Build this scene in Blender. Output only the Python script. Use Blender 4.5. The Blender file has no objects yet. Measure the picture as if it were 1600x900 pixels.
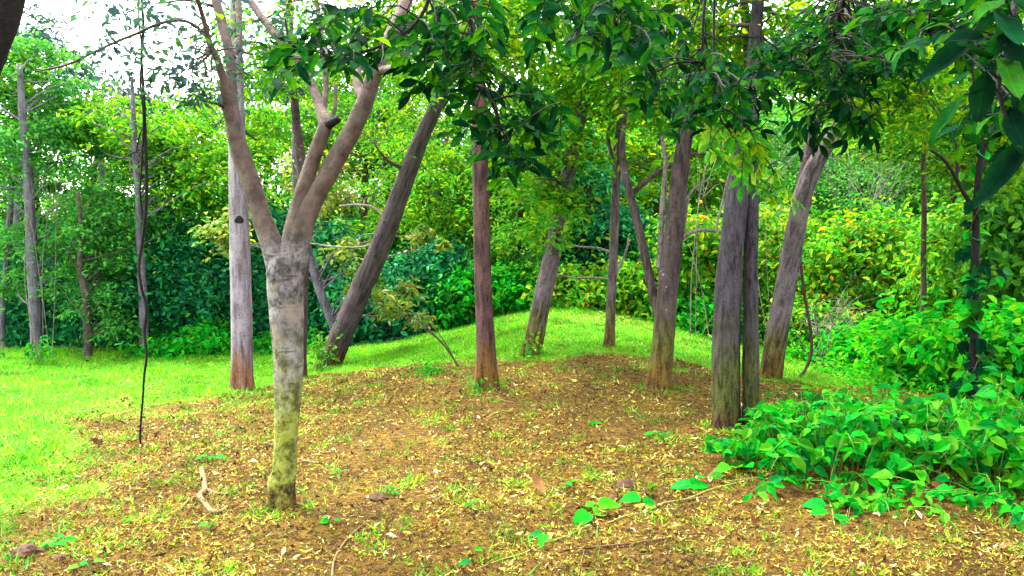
import bpy, math, random
import numpy as np
from mathutils import Matrix, Vector, Euler

# ------------------------------------------------------------------ camera, sky, sun, exposure
scene = bpy.context.scene
COL = scene.collection
rng = np.random.default_rng(11)
random.seed(5)

CAM_Z, PITCH, F = 1.6, math.radians(3.34), 1200.0      # focal length in pixels of the 1600 px wide photograph
cam_d = bpy.data.cameras.new('camera')
cam_d.sensor_width = 36.0
cam_d.lens = 27.0
cam_d.clip_start = 0.05
cam_d.clip_end = 2000
cam = bpy.data.objects.new('camera', cam_d)
cam.location = (0, 0, CAM_Z)
cam.rotation_euler = (math.radians(90) - PITCH, 0, 0)
COL.objects.link(cam)
scene.camera = cam

SUN_EL, SUN_AZ = math.radians(62), math.radians(-50)    # azimuth from +Y towards +X
world = bpy.data.worlds.new('World')
scene.world = world
world.use_nodes = True
wn = world.node_tree
sky = wn.nodes.new('ShaderNodeTexSky')
sky.sky_type = 'NISHITA'
sky.sun_disc = False
sky.sun_elevation = SUN_EL
sky.sun_rotation = SUN_AZ
sky.air_density = 1.0
sky.dust_density = 3.0
sky.ozone_density = 1.0
hsv = wn.nodes.new('ShaderNodeHueSaturation')
hsv.inputs['Saturation'].default_value = 0.30           # overcast: nearly white
wn.links.new(sky.outputs[0], hsv.inputs['Color'])
bg = wn.nodes['Background']
wn.links.new(hsv.outputs[0], bg.inputs['Color'])
bg.inputs['Strength'].default_value = 0.15

sd = bpy.data.lights.new('sun', 'SUN')
sd.energy = 1.5
sd.angle = math.radians(25)
sd.color = (1.0, 0.95, 0.86)
sun = bpy.data.objects.new('sun', sd)
sdir = Vector((math.sin(SUN_AZ) * math.cos(SUN_EL), math.cos(SUN_AZ) * math.cos(SUN_EL), math.sin(SUN_EL)))
sun.rotation_euler = sdir.to_track_quat('Z', 'Y').to_euler()
sun.location = sdir * 40
COL.objects.link(sun)

vs = scene.view_settings
vs.view_transform = 'Standard'
vs.look = 'None'
vs.gamma = 1.0
vs.use_curve_mapping = False
vs.exposure = 3.55
scene.cycles.max_bounces = 7
scene.cycles.diffuse_bounces = 2
scene.cycles.glossy_bounces = 2
scene.cycles.transmission_bounces = 4
scene.cycles.transparent_max_bounces = 4
scene.cycles.use_denoising = True

# ------------------------------------------------------------------ numbers
FWD = np.array([0, math.cos(PITCH), -math.sin(PITCH)])
UP = np.array([0, math.sin(PITCH), math.cos(PITCH)])
RIGHT = np.array([1.0, 0, 0])
CAM = np.array([0, 0, CAM_Z])


def ray(u, v):
    return FWD + (u - 800) / F * RIGHT + (450 - v) / F * UP


def P(u, v, Y):
    """the point at distance Y (along the ground) that stands where the photograph has (u, v)"""
    d = ray(u, v)
    return CAM + d * (Y / d[1])


def _lat(ix, iy, iz, seed):
    h = (ix * 374761393 + iy * 668265263 + iz * 2147483647 + seed * 1274126177) & 0xFFFFFFFF
    h = ((h ^ (h >> 13)) * 1274126177) & 0xFFFFFFFF
    h = h ^ (h >> 16)
    return (h & 0xFFFF) / 65535.0


def vnoise(x, y, z, seed=0):
    x, y, z = np.broadcast_arrays(np.asarray(x, float), np.asarray(y, float), np.asarray(z, float))
    fx, fy, fz = np.floor(x), np.floor(y), np.floor(z)
    ix, iy, iz = fx.astype(np.int64), fy.astype(np.int64), fz.astype(np.int64)
    tx, ty, tz = x - fx, y - fy, z - fz
    tx, ty, tz = [t * t * (3 - 2 * t) for t in (tx, ty, tz)]
    r = 0
    for a in (0, 1):
        for b in (0, 1):
            for c in (0, 1):
                w = (tx if a else 1 - tx) * (ty if b else 1 - ty) * (tz if c else 1 - tz)
                r = r + w * _lat(ix + a, iy + b, iz + c, seed)
    return r * 2 - 1


def fbm(x, y, z=0.0, seed=0, o=4):
    r, a = 0, 0.5
    for i in range(o):
        k = 2.03 ** i
        r = r + a * vnoise(np.asarray(x) * k, np.asarray(y) * k, np.asarray(z) * k, seed + i)
        a *= 0.5
    return r


def sstep(a, b, x):
    t = np.clip((np.asarray(x, float) - a) / (b - a), 0, 1)
    return t * t * (3 - 2 * t)


def terrain(x, y):
    x = np.asarray(x, float)
    y = np.asarray(y, float)
    s = sstep(6.0, 12.6, y)
    z = s * (-0.34 + 0.76 * np.exp(-((x - 0.95) / 2.5) ** 2))
    e = sstep(13.6, 18, y)
    z = z * (1 - e) - 0.95 * e
    hill = sstep(25, 60, y) * np.interp(x, [-60, -16, -4, 8, 60], [4.0, 4.5, 8, 13, 14])
    z = z + hill
    near = 1 - sstep(16, 30, y)
    z = z + near * (0.05 * fbm(x * 0.6, y * 0.6, 0, 3, 3) + 0.034 * fbm(x * 2.6, y * 2.6, 0, 9, 3) * (1 - 0.6 * sstep(7, 11, y)))
    # low bank under the right-hand plants
    z = z + 0.10 * np.exp(-((x - 3.0) / 1.1) ** 2 - ((y - 5.4) / 1.0) ** 2)
    return z


def G(u, v):
    """where the line of sight through (u, v) meets the ground"""
    d = ray(u, v)
    ts = np.linspace(1.5, 40, 1600)
    pts = CAM + ts[:, None] * d
    below = pts[:, 2] < terrain(pts[:, 0], pts[:, 1])
    i = int(np.argmax(below)) if below.any() else 1599
    return pts[i]


def ground_at(x, y):
    return float(terrain(x, y))


# ------------------------------------------------------------------ objects
WL = {}


def thing(name, label, cat, loc, group=None):
    o = bpy.data.objects.new(name, None)
    o.empty_display_size = 0.1
    COL.objects.link(o)
    o.location = tuple(float(c) for c in loc)
    o['label'] = label
    o['category'] = cat
    if group:
        o['group'] = group
    WL[o.name] = np.array(loc, float)
    return o


def tag(o, label, cat, group=None):
    o['label'] = label
    o['category'] = cat
    if group:
        o['group'] = group


class MB:
    """collects vertices and faces for one mesh"""

    def __init__(self):
        self.v, self.f, self.n = [], [], 0

    def add(self, v, faces):
        v = np.asarray(v, np.float32).reshape(-1, 3)
        for f in (faces if isinstance(faces, list) else [faces]):
            self.f.append(np.asarray(f, np.int64) + self.n)
        self.v.append(v)
        self.n += len(v)

    def mesh(self, name, offset=None, smooth=False):
        V = np.concatenate(self.v) if self.v else np.zeros((0, 3), np.float32)
        if offset is not None:
            V = V - np.asarray(offset, np.float32)
        me = bpy.data.meshes.new(name)
        me.vertices.add(len(V))
        me.vertices.foreach_set('co', V.astype(np.float32).ravel())
        loops = np.concatenate([f.ravel() for f in self.f]).astype(np.int32)
        tot = np.concatenate([np.full(len(f), f.shape[1], np.int32) for f in self.f])
        start = np.concatenate([[0], np.cumsum(tot)[:-1]]).astype(np.int32)
        me.loops.add(len(loops))
        me.loops.foreach_set('vertex_index', loops)
        me.polygons.add(len(tot))
        me.polygons.foreach_set('loop_start', start)
        me.polygons.foreach_set('loop_total', tot)
        me.polygons.foreach_set('use_smooth', np.full(len(tot), smooth, bool))
        me.update(calc_edges=True)
        return me


def part(name, mb, mat, parent=None, smooth=False, label=None, kind=None):
    off = WL[parent.name] if parent is not None else np.zeros(3)
    me = mb.mesh(name, off, smooth)
    me.materials.append(mat)
    o = bpy.data.objects.new(name, me)
    COL.objects.link(o)
    if parent is not None:
        o.parent = parent
    WL[o.name] = off
    if label:
        o['label'] = label
    if kind:
        o['kind'] = kind
    return o


def placed(name, me, parent, m):
    """one object that shares the mesh me, at matrix m (world)"""
    o = bpy.data.objects.new(name, me)
    COL.objects.link(o)
    if parent is not None:
        o.parent = parent
        m = Matrix.Translation(-Vector(WL[parent.name])) @ m
    o.matrix_local = m
    return o


# ------------------------------------------------------------------ materials
def new_mat(name):
    m = bpy.data.materials.new(name)
    m.use_nodes = True
    nt = m.node_tree
    for n in list(nt.nodes):
        nt.nodes.remove(n)
    out = nt.nodes.new('ShaderNodeOutputMaterial')
    return m, nt, out


def node(nt, typ, _inputs=None, **props):
    n = nt.nodes.new(typ)
    for k, v in props.items():
        setattr(n, k, v)
    for k, v in (_inputs or {}).items():
        s = n.inputs[k]
        if hasattr(v, 'is_output') or isinstance(v, bpy.types.NodeSocket):
            nt.links.new(v, s)
        else:
            if isinstance(v, (tuple, list)) and len(v) == 3 and s.type == 'RGBA':
                v = (*v, 1)
            s.default_value = v
    return n


def ramp(nt, fac, stops, interp='LINEAR'):
    n = nt.nodes.new('ShaderNodeValToRGB')
    n.color_ramp.interpolation = interp
    e = n.color_ramp.elements
    while len(e) < len(stops):
        e.new(0.5)
    for i, (p, c) in enumerate(stops):
        e[i].position = p
        e[i].color = (*c, 1) if len(c) == 3 else c
    nt.links.new(fac, n.inputs[0])
    return n.outputs[0]


def mixc(nt, fac, a, b, blend='MIX'):
    n = node(nt, 'ShaderNodeMix', data_type='RGBA', blend_type=blend)
    for s, v in ((n.inputs[0], fac), (n.inputs[6], a), (n.inputs[7], b)):
        if isinstance(v, bpy.types.NodeSocket):
            nt.links.new(v, s)
        else:
            s.default_value = (*v, 1) if isinstance(v, (tuple, list)) else v
    return n.outputs[2]


def math_n(nt, op, a, b=0.0, clamp=False):
    n = node(nt, 'ShaderNodeMath', operation=op, use_clamp=clamp)
    for s, v in ((n.inputs[0], a), (n.inputs[1], b)):
        if isinstance(v, bpy.types.NodeSocket):
            nt.links.new(v, s)
        else:
            s.default_value = v
    return n.outputs[0]


def maprange(nt, v, a, b, c=0.0, d=1.0):
    n = node(nt, 'ShaderNodeMapRange', {'From Min': a, 'From Max': b, 'To Min': c, 'To Max': d}, interpolation_type='SMOOTHSTEP')
    nt.links.new(v, n.inputs[0])
    return n.outputs[0]


def leaf_mat(name, cols, trans=0.4, tint=(1.5, 1.15, 0.5), rough=0.55, spec=0.05, veins=0.0):
    m, nt, out = new_mat(name)
    geo = node(nt, 'ShaderNodeNewGeometry')
    oi = node(nt, 'ShaderNodeObjectInfo')
    r = math_n(nt, 'FRACT', math_n(nt, 'ADD', geo.outputs['Random Per Island'], oi.outputs['Random']))
    k = len(cols)
    c = ramp(nt, r, [(i / k, col) for i, col in enumerate(cols)], 'CONSTANT')
    tc = node(nt, 'ShaderNodeTexCoord')
    nz = node(nt, 'ShaderNodeTexNoise', {'Vector': tc.outputs['Object'], 'Scale': 2.0, 'Detail': 3.0})
    v = maprange(nt, nz.outputs[0], 0.3, 0.7, 0.62, 1.38)
    c = mixc(nt, 1.0, c, node(nt, 'ShaderNodeCombineColor', {0: v, 1: v, 2: v}).outputs[0], 'MULTIPLY')
    if veins:
        xyz = node(nt, 'ShaderNodeSeparateXYZ', {0: tc.outputs['Object']})
        ay = math_n(nt, 'ABSOLUTE', xyz.outputs[1])
        rib = maprange(nt, ay, 0.008, 0.022, 1, 0)
        side = math_n(nt, 'SINE', math_n(nt, 'MULTIPLY', math_n(nt, 'SUBTRACT', xyz.outputs[0], math_n(nt, 'MULTIPLY', ay, 0.8)), 52.0))
        side = maprange(nt, side, 0.75, 1.0, 0, 0.5)
        vein = math_n(nt, 'MULTIPLY', math_n(nt, 'MAXIMUM', rib, side), veins)
        c = mixc(nt, vein, c, mixc(nt, 1.0, c, (2.6, 1.7, 1.6), 'MULTIPLY'))
        sp = node(nt, 'ShaderNodeTexNoise', {'Vector': tc.outputs['Object'], 'W': math_n(nt, 'MULTIPLY', r, 40.0), 'Scale': 3.2, 'Detail': 4.0, 'Roughness': 0.7}, noise_dimensions='4D')
        c = mixc(nt, maprange(nt, sp.outputs[0], 0.64, 0.70, 0, 0.8), c, (.07, .05, .008))
    ct = mixc(nt, 1.0, c, tint, 'MULTIPLY')
    p = node(nt, 'ShaderNodeBsdfPrincipled', {'Base Color': c, 'Roughness': rough, 'Specular IOR Level': spec})
    t = node(nt, 'ShaderNodeBsdfTranslucent', {'Color': ct})
    mx = node(nt, 'ShaderNodeMixShader', {0: trans, 1: p.outputs[0], 2: t.outputs[0]})
    nt.links.new(mx.outputs[0], out.inputs[0])
    return m


def bark_mat(name, dark, light, base=(0.10, 0.035, 0.01), base_h=0.5, moss=None, moss_h=1.0, scale=14.0,
             stretch=0.22, lichen=0.0, lichen_col=(0.55, 0.55, 0.5), bump=0.5, marks=0.0, patch=None, cracks=0.0, upper=None, cleft_shade=None, lean=0.0):
    dark, light = tuple(x * 0.19 for x in dark), tuple(x * 0.27 for x in light)
    m, nt, out = new_mat(name)
    tc = node(nt, 'ShaderNodeTexCoord')
    ob = tc.outputs['Object']
    gr = node(nt, 'ShaderNodeMapping', {'Vector': ob, 'Rotation': (0, -math.radians(lean), 0)})     # the grain runs along a leaning stem
    mp = node(nt, 'ShaderNodeMapping', {'Vector': gr.outputs[0], 'Scale': (1, 1, stretch)})
    n1 = node(nt, 'ShaderNodeTexNoise', {'Vector': mp.outputs[0], 'Scale': scale, 'Detail': 8.0, 'Roughness': 0.65})
    n2 = node(nt, 'ShaderNodeTexNoise', {'Vector': ob, 'Scale': 3.0, 'Detail': 5.0, 'Roughness': 0.6})
    n3 = node(nt, 'ShaderNodeTexNoise', {'Vector': ob, 'Scale': 45.0, 'Detail': 4.0, 'Roughness': 0.7})
    c = ramp(nt, n1.outputs[0], [(0.40, dark), (0.58, light)])
    c = mixc(nt, maprange(nt, n2.outputs[0], 0.42, 0.7, 0, 0.6), c, tuple(x * 1.5 for x in light))
    c = mixc(nt, maprange(nt, n3.outputs[0], 0.53, 0.68, 0, 0.75), c, tuple(x * 0.4 for x in dark))
    if patch:
        n5 = node(nt, 'ShaderNodeTexNoise', {'Vector': mp.outputs[0], 'Scale': 6.0, 'Detail': 4.0, 'Roughness': 0.6})
        c = mixc(nt, maprange(nt, n5.outputs[0], 0.54, 0.62, 0, 0.85), c, patch)
    if marks:
        mq = node(nt, 'ShaderNodeMapping', {'Vector': ob, 'Scale': (7, 7, 26)})
        vo = node(nt, 'ShaderNodeTexNoise', {'Vector': mq.outputs[0], 'Scale': 1.0, 'Detail': 4.0, 'Roughness': 0.6})
        c = mixc(nt, maprange(nt, vo.outputs[0], 0.58, 0.66, 0, marks), c, (0.03, 0.018, 0.012))
    z = node(nt, 'ShaderNodeSeparateXYZ', {0: ob}).outputs[2]
    rough = math_n(nt, 'ADD', math_n(nt, 'MULTIPLY', n1.outputs[0], 0.9), math_n(nt, 'MULTIPLY', n3.outputs[0], 0.5))
    wob = math_n(nt, 'ADD', math_n(nt, 'MULTIPLY', math_n(nt, 'SUBTRACT', n2.outputs[0], 0.5), 1.8), math_n(nt, 'MULTIPLY', math_n(nt, 'SUBTRACT', rough, 0.7), 1.6))
    grain = maprange(nt, rough, 0.58, 0.80)
    if moss:
        moss = tuple(x * 0.62 for x in moss)
        f = maprange(nt, math_n(nt, 'ADD', z, math_n(nt, 'MULTIPLY', wob, moss_h * 0.7)), moss_h * 1.25, moss_h * 0.35, 0, 0.8)
        c = mixc(nt, f, c, mixc(nt, grain, tuple(x * 0.3 for x in moss), tuple(x * 1.3 for x in moss)))
    if base_h:
        base = tuple(x * 0.85 for x in base)
        f = maprange(nt, math_n(nt, 'ADD', z, math_n(nt, 'MULTIPLY', wob, base_h * 0.8)), base_h, base_h * 0.15, 0, 0.9)
        c = mixc(nt, f, c, mixc(nt, grain, tuple(x * 0.2 for x in base), tuple(x * 1.25 for x in base)))
    if lichen:
        v1 = node(nt, 'ShaderNodeTexVoronoi', {'Vector': ob, 'Scale': 15.0, 'Randomness': 1.0})
        d = math_n(nt, 'ADD', v1.outputs['Distance'], math_n(nt, 'MULTIPLY', n3.outputs[0], 0.8))
        f = maprange(nt, d, 0.64, 0.56, 0, 1)
        g = maprange(nt, n2.outputs[0], 0.66 - 0.22 * lichen, 0.74 - 0.22 * lichen, 0, 0.7)
        c = mixc(nt, math_n(nt, 'MULTIPLY', f, g), c, lichen_col)
    if upper:
        f = maprange(nt, math_n(nt, 'ADD', z, math_n(nt, 'MULTIPLY', wob, 0.12)), upper[0], upper[0] + 0.22)
        c = mixc(nt, f, c, ramp(nt, n1.outputs[0], [(0.36, upper[1]), (0.64, upper[2])]))
    if cleft_shade:  # shade of the cleft between two trunks, painted black into the bark
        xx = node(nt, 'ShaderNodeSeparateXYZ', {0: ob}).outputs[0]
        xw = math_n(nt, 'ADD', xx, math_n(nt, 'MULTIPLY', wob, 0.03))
        f = math_n(nt, 'MULTIPLY', maprange(nt, xw, cleft_shade[0], cleft_shade[0] + .02), maprange(nt, xw, cleft_shade[1] - .008, cleft_shade[1] + .008, 1, 0))
        f = math_n(nt, 'MULTIPLY', f, maprange(nt, z, cleft_shade[2] * .7, cleft_shade[2], 0.97, 0))
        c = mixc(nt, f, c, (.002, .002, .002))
    hsum = math_n(nt, 'ADD', n1.outputs[0], math_n(nt, 'MULTIPLY', n3.outputs[0], 0.35))
    if cracks:
        mk = node(nt, 'ShaderNodeMapping', {'Vector': ob, 'Scale': (1, 1, 0.3)})
        vk = node(nt, 'ShaderNodeTexVoronoi', {'Vector': mk.outputs[0], 'Scale': 60.0}, feature='DISTANCE_TO_EDGE')
        fk = maprange(nt, math_n(nt, 'ADD', vk.outputs[0], math_n(nt, 'MULTIPLY', n3.outputs[0], 0.12)), 0.06, 0.2, 1, 0)
        c = mixc(nt, math_n(nt, 'MULTIPLY', fk, cracks), c, tuple(x * 0.3 for x in dark))
        hsum = math_n(nt, 'SUBTRACT', hsum, math_n(nt, 'MULTIPLY', fk, 0.6))
    b = node(nt, 'ShaderNodeBump', {'Height': hsum, 'Strength': min(1, bump * 1.5), 'Distance': 0.03})
    p = node(nt, 'ShaderNodeBsdfPrincipled', {'Base Color': c, 'Roughness': 0.85, 'Specular IOR Level': 0.2, 'Normal': b.outputs[0]})
    nt.links.new(p.outputs[0], out.inputs[0])
    return m


def plain_mat(name, a, b, scale=30.0, rough=0.8):
    m, nt, out = new_mat(name)
    tc = node(nt, 'ShaderNodeTexCoord')
    n1 = node(nt, 'ShaderNodeTexNoise', {'Vector': tc.outputs['Object'], 'Scale': scale, 'Detail': 5.0, 'Roughness': 0.65})
    c = ramp(nt, n1.outputs[0], [(0.3, a), (0.7, b)])
    bp = node(nt, 'ShaderNodeBump', {'Height': n1.outputs[0], 'Strength': 0.5, 'Distance': 0.01})
    p = node(nt, 'ShaderNodeBsdfPrincipled', {'Base Color': c, 'Roughness': rough, 'Specular IOR Level': 0.2, 'Normal': bp.outputs[0]})
    nt.links.new(p.outputs[0], out.inputs[0])
    return m


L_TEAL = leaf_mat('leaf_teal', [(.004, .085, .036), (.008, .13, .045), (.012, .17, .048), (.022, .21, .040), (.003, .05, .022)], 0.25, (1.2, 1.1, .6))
L_MID = leaf_mat('leaf_mid', [(.02, .13, .015), (.035, .17, .012), (.05, .2, .012), (.015, .10, .02), (.075, .22, .012)], 0.42)
L_LIME = leaf_mat('leaf_lime', [(.035, .20, .010), (.06, .24, .010), (.10, .27, .008), (.02, .16, .014), (.16, .28, .008)], 0.42, (1.35, 1.15, .5))
L_FEATHER = leaf_mat('leaf_feathery', [(.03, .20, .03), (.05, .24, .025), (.085, .27, .02), (.018, .14, .035), (.06, .22, .06)], 0.38, (1.3, 1.15, .6))
L_YELLOW = leaf_mat('leaf_yellow_green', [(.06, .24, .006), (.13, .28, .006), (.035, .20, .008), (.20, .28, .008), (.015, .14, .012), (.025, .18, .008)], 0.4, (1.3, 1.1, .4))
L_GOLD = leaf_mat('petal_gold', [(.5, .26, .01), (.55, .34, .02), (.45, .18, .01)], 0.3)
L_NEON = leaf_mat('leaf_bright_green', [(.002, .18, .008), (.004, .23, .010), (.012, .26, .006), (.001, .10, .012), (.028, .27, .005), (.002, .14, .012), (.003, .20, .010), (.05, .22, .006), (.006, .22, .008), (.016, .12, .006), (.05, .21, .008)], 0.38, (0.9, 1.15, .3), 0.5, 0.04, 0.6)
L_WEED = leaf_mat('leaf_weed', [(.006, .27, .010), (.02, .31, .010), (.05, .33, .008), (.003, .20, .014), (.10, .32, .008)], 0.4, (1.0, 1.15, .3), 0.5, 0.03)
L_SHADE = leaf_mat('leaf_shade_green', [(.0007, .018, .007), (.0014, .027, .008), (.003, .038, .005), (.0007, .011, .005), (.008, .055, .003)], 0.34, (2.2, 1.5, .3), 0.7, 0.012, 0.6)  # shade of the canopy overhead is darkened into this leaf colour
L_CANOPY = leaf_mat('leaf_canopy', [(.015, .10, .006), (.035, .14, .005), (.06, .17, .005), (.008, .07, .008), (.10, .19, .006)], 0.55, (1.9, 1.4, .4), 0.5, 0.04)
L_BLUE = leaf_mat('leaf_grey_green', [(.02, .06, .05), (.03, .09, .06), (.02, .045, .06), (.04, .11, .03)], 0.3, (1.2, 1.1, .8))
L_PALE = leaf_mat('leaf_pale_drooping', [(.11, .22, .05), (.15, .21, .015), (.07, .17, .03), (.22, .28, .14), (.17, .18, .015), (.05, .14, .02)], 0.35)
L_DEAD = leaf_mat('dead_leaf', [(.16, .05, .02), (.09, .03, .015), (.22, .10, .03), (.28, .15, .05)], 0.15, (1.3, 1, .6), 0.7, 0.2)
L_DRY = leaf_mat('dry_pale_leaf', [(.36, .29, .15), (.30, .2, .09), (.42, .38, .25)], 0.2, (1, 1, .8), 0.7, 0.2)
L_LITTER = leaf_mat('litter', [(.26, .21, .02), (.34, .30, .05), (.11, .060, .008), (.05, .02, .006), (.17, .16, .010), (.11, .15, .006), (.14, .10, .010),
                               (.42, .40, .15), (.12, .048, .012), (.018, .007, .004), (.28, .25, .03), (.09, .16, .005), (.15, .09, .012), (.07, .026, .008), (.03, .011, .005), (.09, .026, .010)], 0.1, (1.1, 1, .6), 0.7, 0.06)
L_GRASS = leaf_mat('grass_blade', [(.05, .28, .001), (.09, .33, .002), (.025, .24, .002), (.15, .33, .004), (.27, .31, .02), (.015, .17, .002), (.04, .30, .001)], 0.35, (1.1, 1.1, .2), 0.6, 0.2)

B_PALE = bark_mat('bark_pale_scarred', (.14, .11, .10), (.66, .57, .57), (.07, .024, .005), 0.22, (.30, .34, .008), 1.05, 15, 0.8, 0.0, (.46, .42, .42), 0.9, 0.6, (.20, .15, .12), 0.0, (1.50, (.055, .035, .028), (.125, .088, .072)))
B_LIMB = bark_mat('bark_limb', (.115, .070, .055), (.26, .18, .15), base_h=0, moss=None, scale=18, stretch=0.6, lichen=0.15, bump=0.5, marks=0.5)
B_SMOOTH = bark_mat('bark_smooth_grey', (.40, .29, .33), (.70, .56, .66), (.17, .055, .005), 0.62, None, 1, 20, 0.12, 0.0, bump=0.25, marks=0.25)
B_BROWN = bark_mat('bark_brown_ribbed', (.07, .026, .022), (.30, .15, .13), (.16, .075, .005), 0.6, None, 1, 22, 0.14, 0.0, bump=1.0)
B_LEAN = bark_mat('bark_leaning_grey', (.06, .038, .044), (.20, .135, .145), (.085, .024, .008), 0.5, None, 1, 24, 0.12, 0.0, bump=0.6, marks=0.3, lean=22)
B_GREY = bark_mat('bark_grey', (.13, .09, .095), (.40, .31, .32), (.10, .055, .006), 0.4, (.12, .10, .010), 0.7, 22, 0.2, 0.0, (.62, .6, .58), 0.8, 0.3)
B_GREY_LEAN = bark_mat('bark_grey_leaning', (.13, .09, .095), (.40, .31, .32), (.10, .055, .006), 0.4, (.12, .10, .010), 0.7, 22, 0.2, 0.0, (.62, .6, .58), 0.8, 0.3, lean=17)
B_LICHEN = bark_mat('bark_lichen', (.085, .052, .05), (.24, .16, .155), (.13, .06, .006), 0.45, (.13, .13, .012), 0.9, 22, 0.22, 0.55, (.26, .25, .25), 0.8, 0.5)
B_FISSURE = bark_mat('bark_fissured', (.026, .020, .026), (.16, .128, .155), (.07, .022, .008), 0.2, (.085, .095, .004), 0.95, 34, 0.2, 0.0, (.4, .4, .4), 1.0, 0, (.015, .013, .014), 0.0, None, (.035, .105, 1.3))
B_MOSSY = bark_mat('bark_spotted_mauve', (.10, .05, .05), (.22, .13, .13), (.06, .02, .01), 0.3, None, 1, 20, 0.5, 0.6, (.24, .21, .20), 0.6, 0.4)
B_LAV = bark_mat('bark_lavender', (.22, .16, .22), (.40, .32, .42), (.2, .12, .1), 0.4, None, 1, 20, 0.15, 0.0, bump=0.4, marks=0.4)
B_DARK = bark_mat('bark_dark', (.008, .006, .006), (.026, .017, .014), base_h=0, scale=20, stretch=0.3, bump=0.6)
B_TWIG = bark_mat('bark_twig', (.09, .055, .03), (.22, .15, .09), base_h=0, scale=40, stretch=0.5, bump=0.2)
B_BARE = bark_mat('bark_bare_twig', (.30, .24, .20), (.60, .50, .42), base_h=0, scale=40, stretch=0.5, bump=0.2)
STEM_GREEN = plain_mat('green_stem', (.05, .11, .015), (.10, .20, .02))
STEM_PALE = plain_mat('pale_stem', (.12, .15, .03), (.22, .24, .06))
WOOD_DRY = plain_mat('dry_wood', (.075, .042, .014), (.16, .105, .04), 40)
WOOD_BROWN = plain_mat('brown_wood', (.06, .025, .010), (.11, .05, .02), 40)
SOIL_CLOD = plain_mat('soil_clod', (.018, .007, .003), (.06, .024, .007), 25)
HOLLOW = plain_mat('dark_hollow', (.004, .003, .003), (.015, .01, .01), 40)


def ground_mat():
    m, nt, out = new_mat('ground')
    tc = node(nt, 'ShaderNodeTexCoord')
    ob = tc.outputs['Object']
    g = node(nt, 'ShaderNodeAttribute', attribute_name='grass')
    n1 = node(nt, 'ShaderNodeTexNoise', {'Vector': ob, 'Scale': 1.6, 'Detail': 8.0, 'Roughness': 0.65})
    n2 = node(nt, 'ShaderNodeTexNoise', {'Vector': ob, 'Scale': 22.0, 'Detail': 8.0, 'Roughness': 0.7})
    n3 = node(nt, 'ShaderNodeTexNoise', {'Vector': ob, 'Scale': 90.0, 'Detail': 4.0, 'Roughness': 0.7})
    soil = ramp(nt, n1.outputs[0], [(0.3, (.062, .025, .006)), (0.5, (.125, .062, .008)), (0.68, (.18, .110, .013))])
    soil = mixc(nt, maprange(nt, n2.outputs[0], 0.45, 0.58, 0, 0.9), soil, (.026, .009, .004))
    soil = mixc(nt, maprange(nt, n3.outputs[0], 0.50, 0.66, 0, 0.7), soil, (.22, .17, .028))
    gr = ramp(nt, n2.outputs[0], [(0.3, (.025, .18, .002)), (0.5, (.06, .29, .002)), (0.72, (.16, .33, .006))])
    gr = mixc(nt, maprange(nt, n1.outputs[0], 0.5, 0.7, 0, 0.45), gr, (.26, .27, .02))
    f = math_n(nt, 'ADD', g.outputs['Fac'], math_n(nt, 'MULTIPLY', math_n(nt, 'SUBTRACT', n2.outputs[0], 0.5), 1.3))
    c = mixc(nt, maprange(nt, f, 0.28, 0.72), soil, gr)
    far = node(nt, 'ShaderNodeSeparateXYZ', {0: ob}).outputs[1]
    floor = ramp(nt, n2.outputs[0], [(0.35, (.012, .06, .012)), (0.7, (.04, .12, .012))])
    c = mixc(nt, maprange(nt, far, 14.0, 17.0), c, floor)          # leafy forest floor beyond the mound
    h = math_n(nt, 'ADD', n2.outputs[0], math_n(nt, 'MULTIPLY', n3.outputs[0], 0.4))
    b = node(nt, 'ShaderNodeBump', {'Height': h, 'Strength': 1.0, 'Distance': 0.06})
    p = node(nt, 'ShaderNodeBsdfPrincipled', {'Base Color': c, 'Roughness': 0.95, 'Specular IOR Level': 0.1, 'Normal': b.outputs[0]})
    nt.links.new(p.outputs[0], out.inputs[0])
    return m


# ------------------------------------------------------------------ shapes
def resample(pts, rad, ds):
    pts = np.asarray(pts, float)
    rad = np.asarray(rad, float)
    if len(pts) == 2:
        pts = np.array([pts[0], pts.mean(0), pts[1]])
        rad = np.array([rad[0], rad.mean(), rad[1]])
    q = np.vstack([2 * pts[0] - pts[1], pts, 2 * pts[-1] - pts[-2]])
    out, ro = [], []
    for i in range(len(pts) - 1):
        p0, p1, p2, p3 = q[i:i + 4]
        k = max(1, int(np.ceil(np.linalg.norm(p2 - p1) / ds)))
        t = np.arange(k)[:, None] / k
        out.append(0.5 * ((2 * p1) + (-p0 + p2) * t + (2 * p0 - 5 * p1 + 4 * p2 - p3) * t * t + (-p0 + 3 * p1 - 3 * p2 + p3) * t ** 3))
        ro.append(rad[i] + (rad[i + 1] - rad[i]) * t[:, 0])
    out.append(pts[-1:])
    ro.append(rad[-1:])
    return np.vstack(out), np.concatenate(ro)


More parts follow.
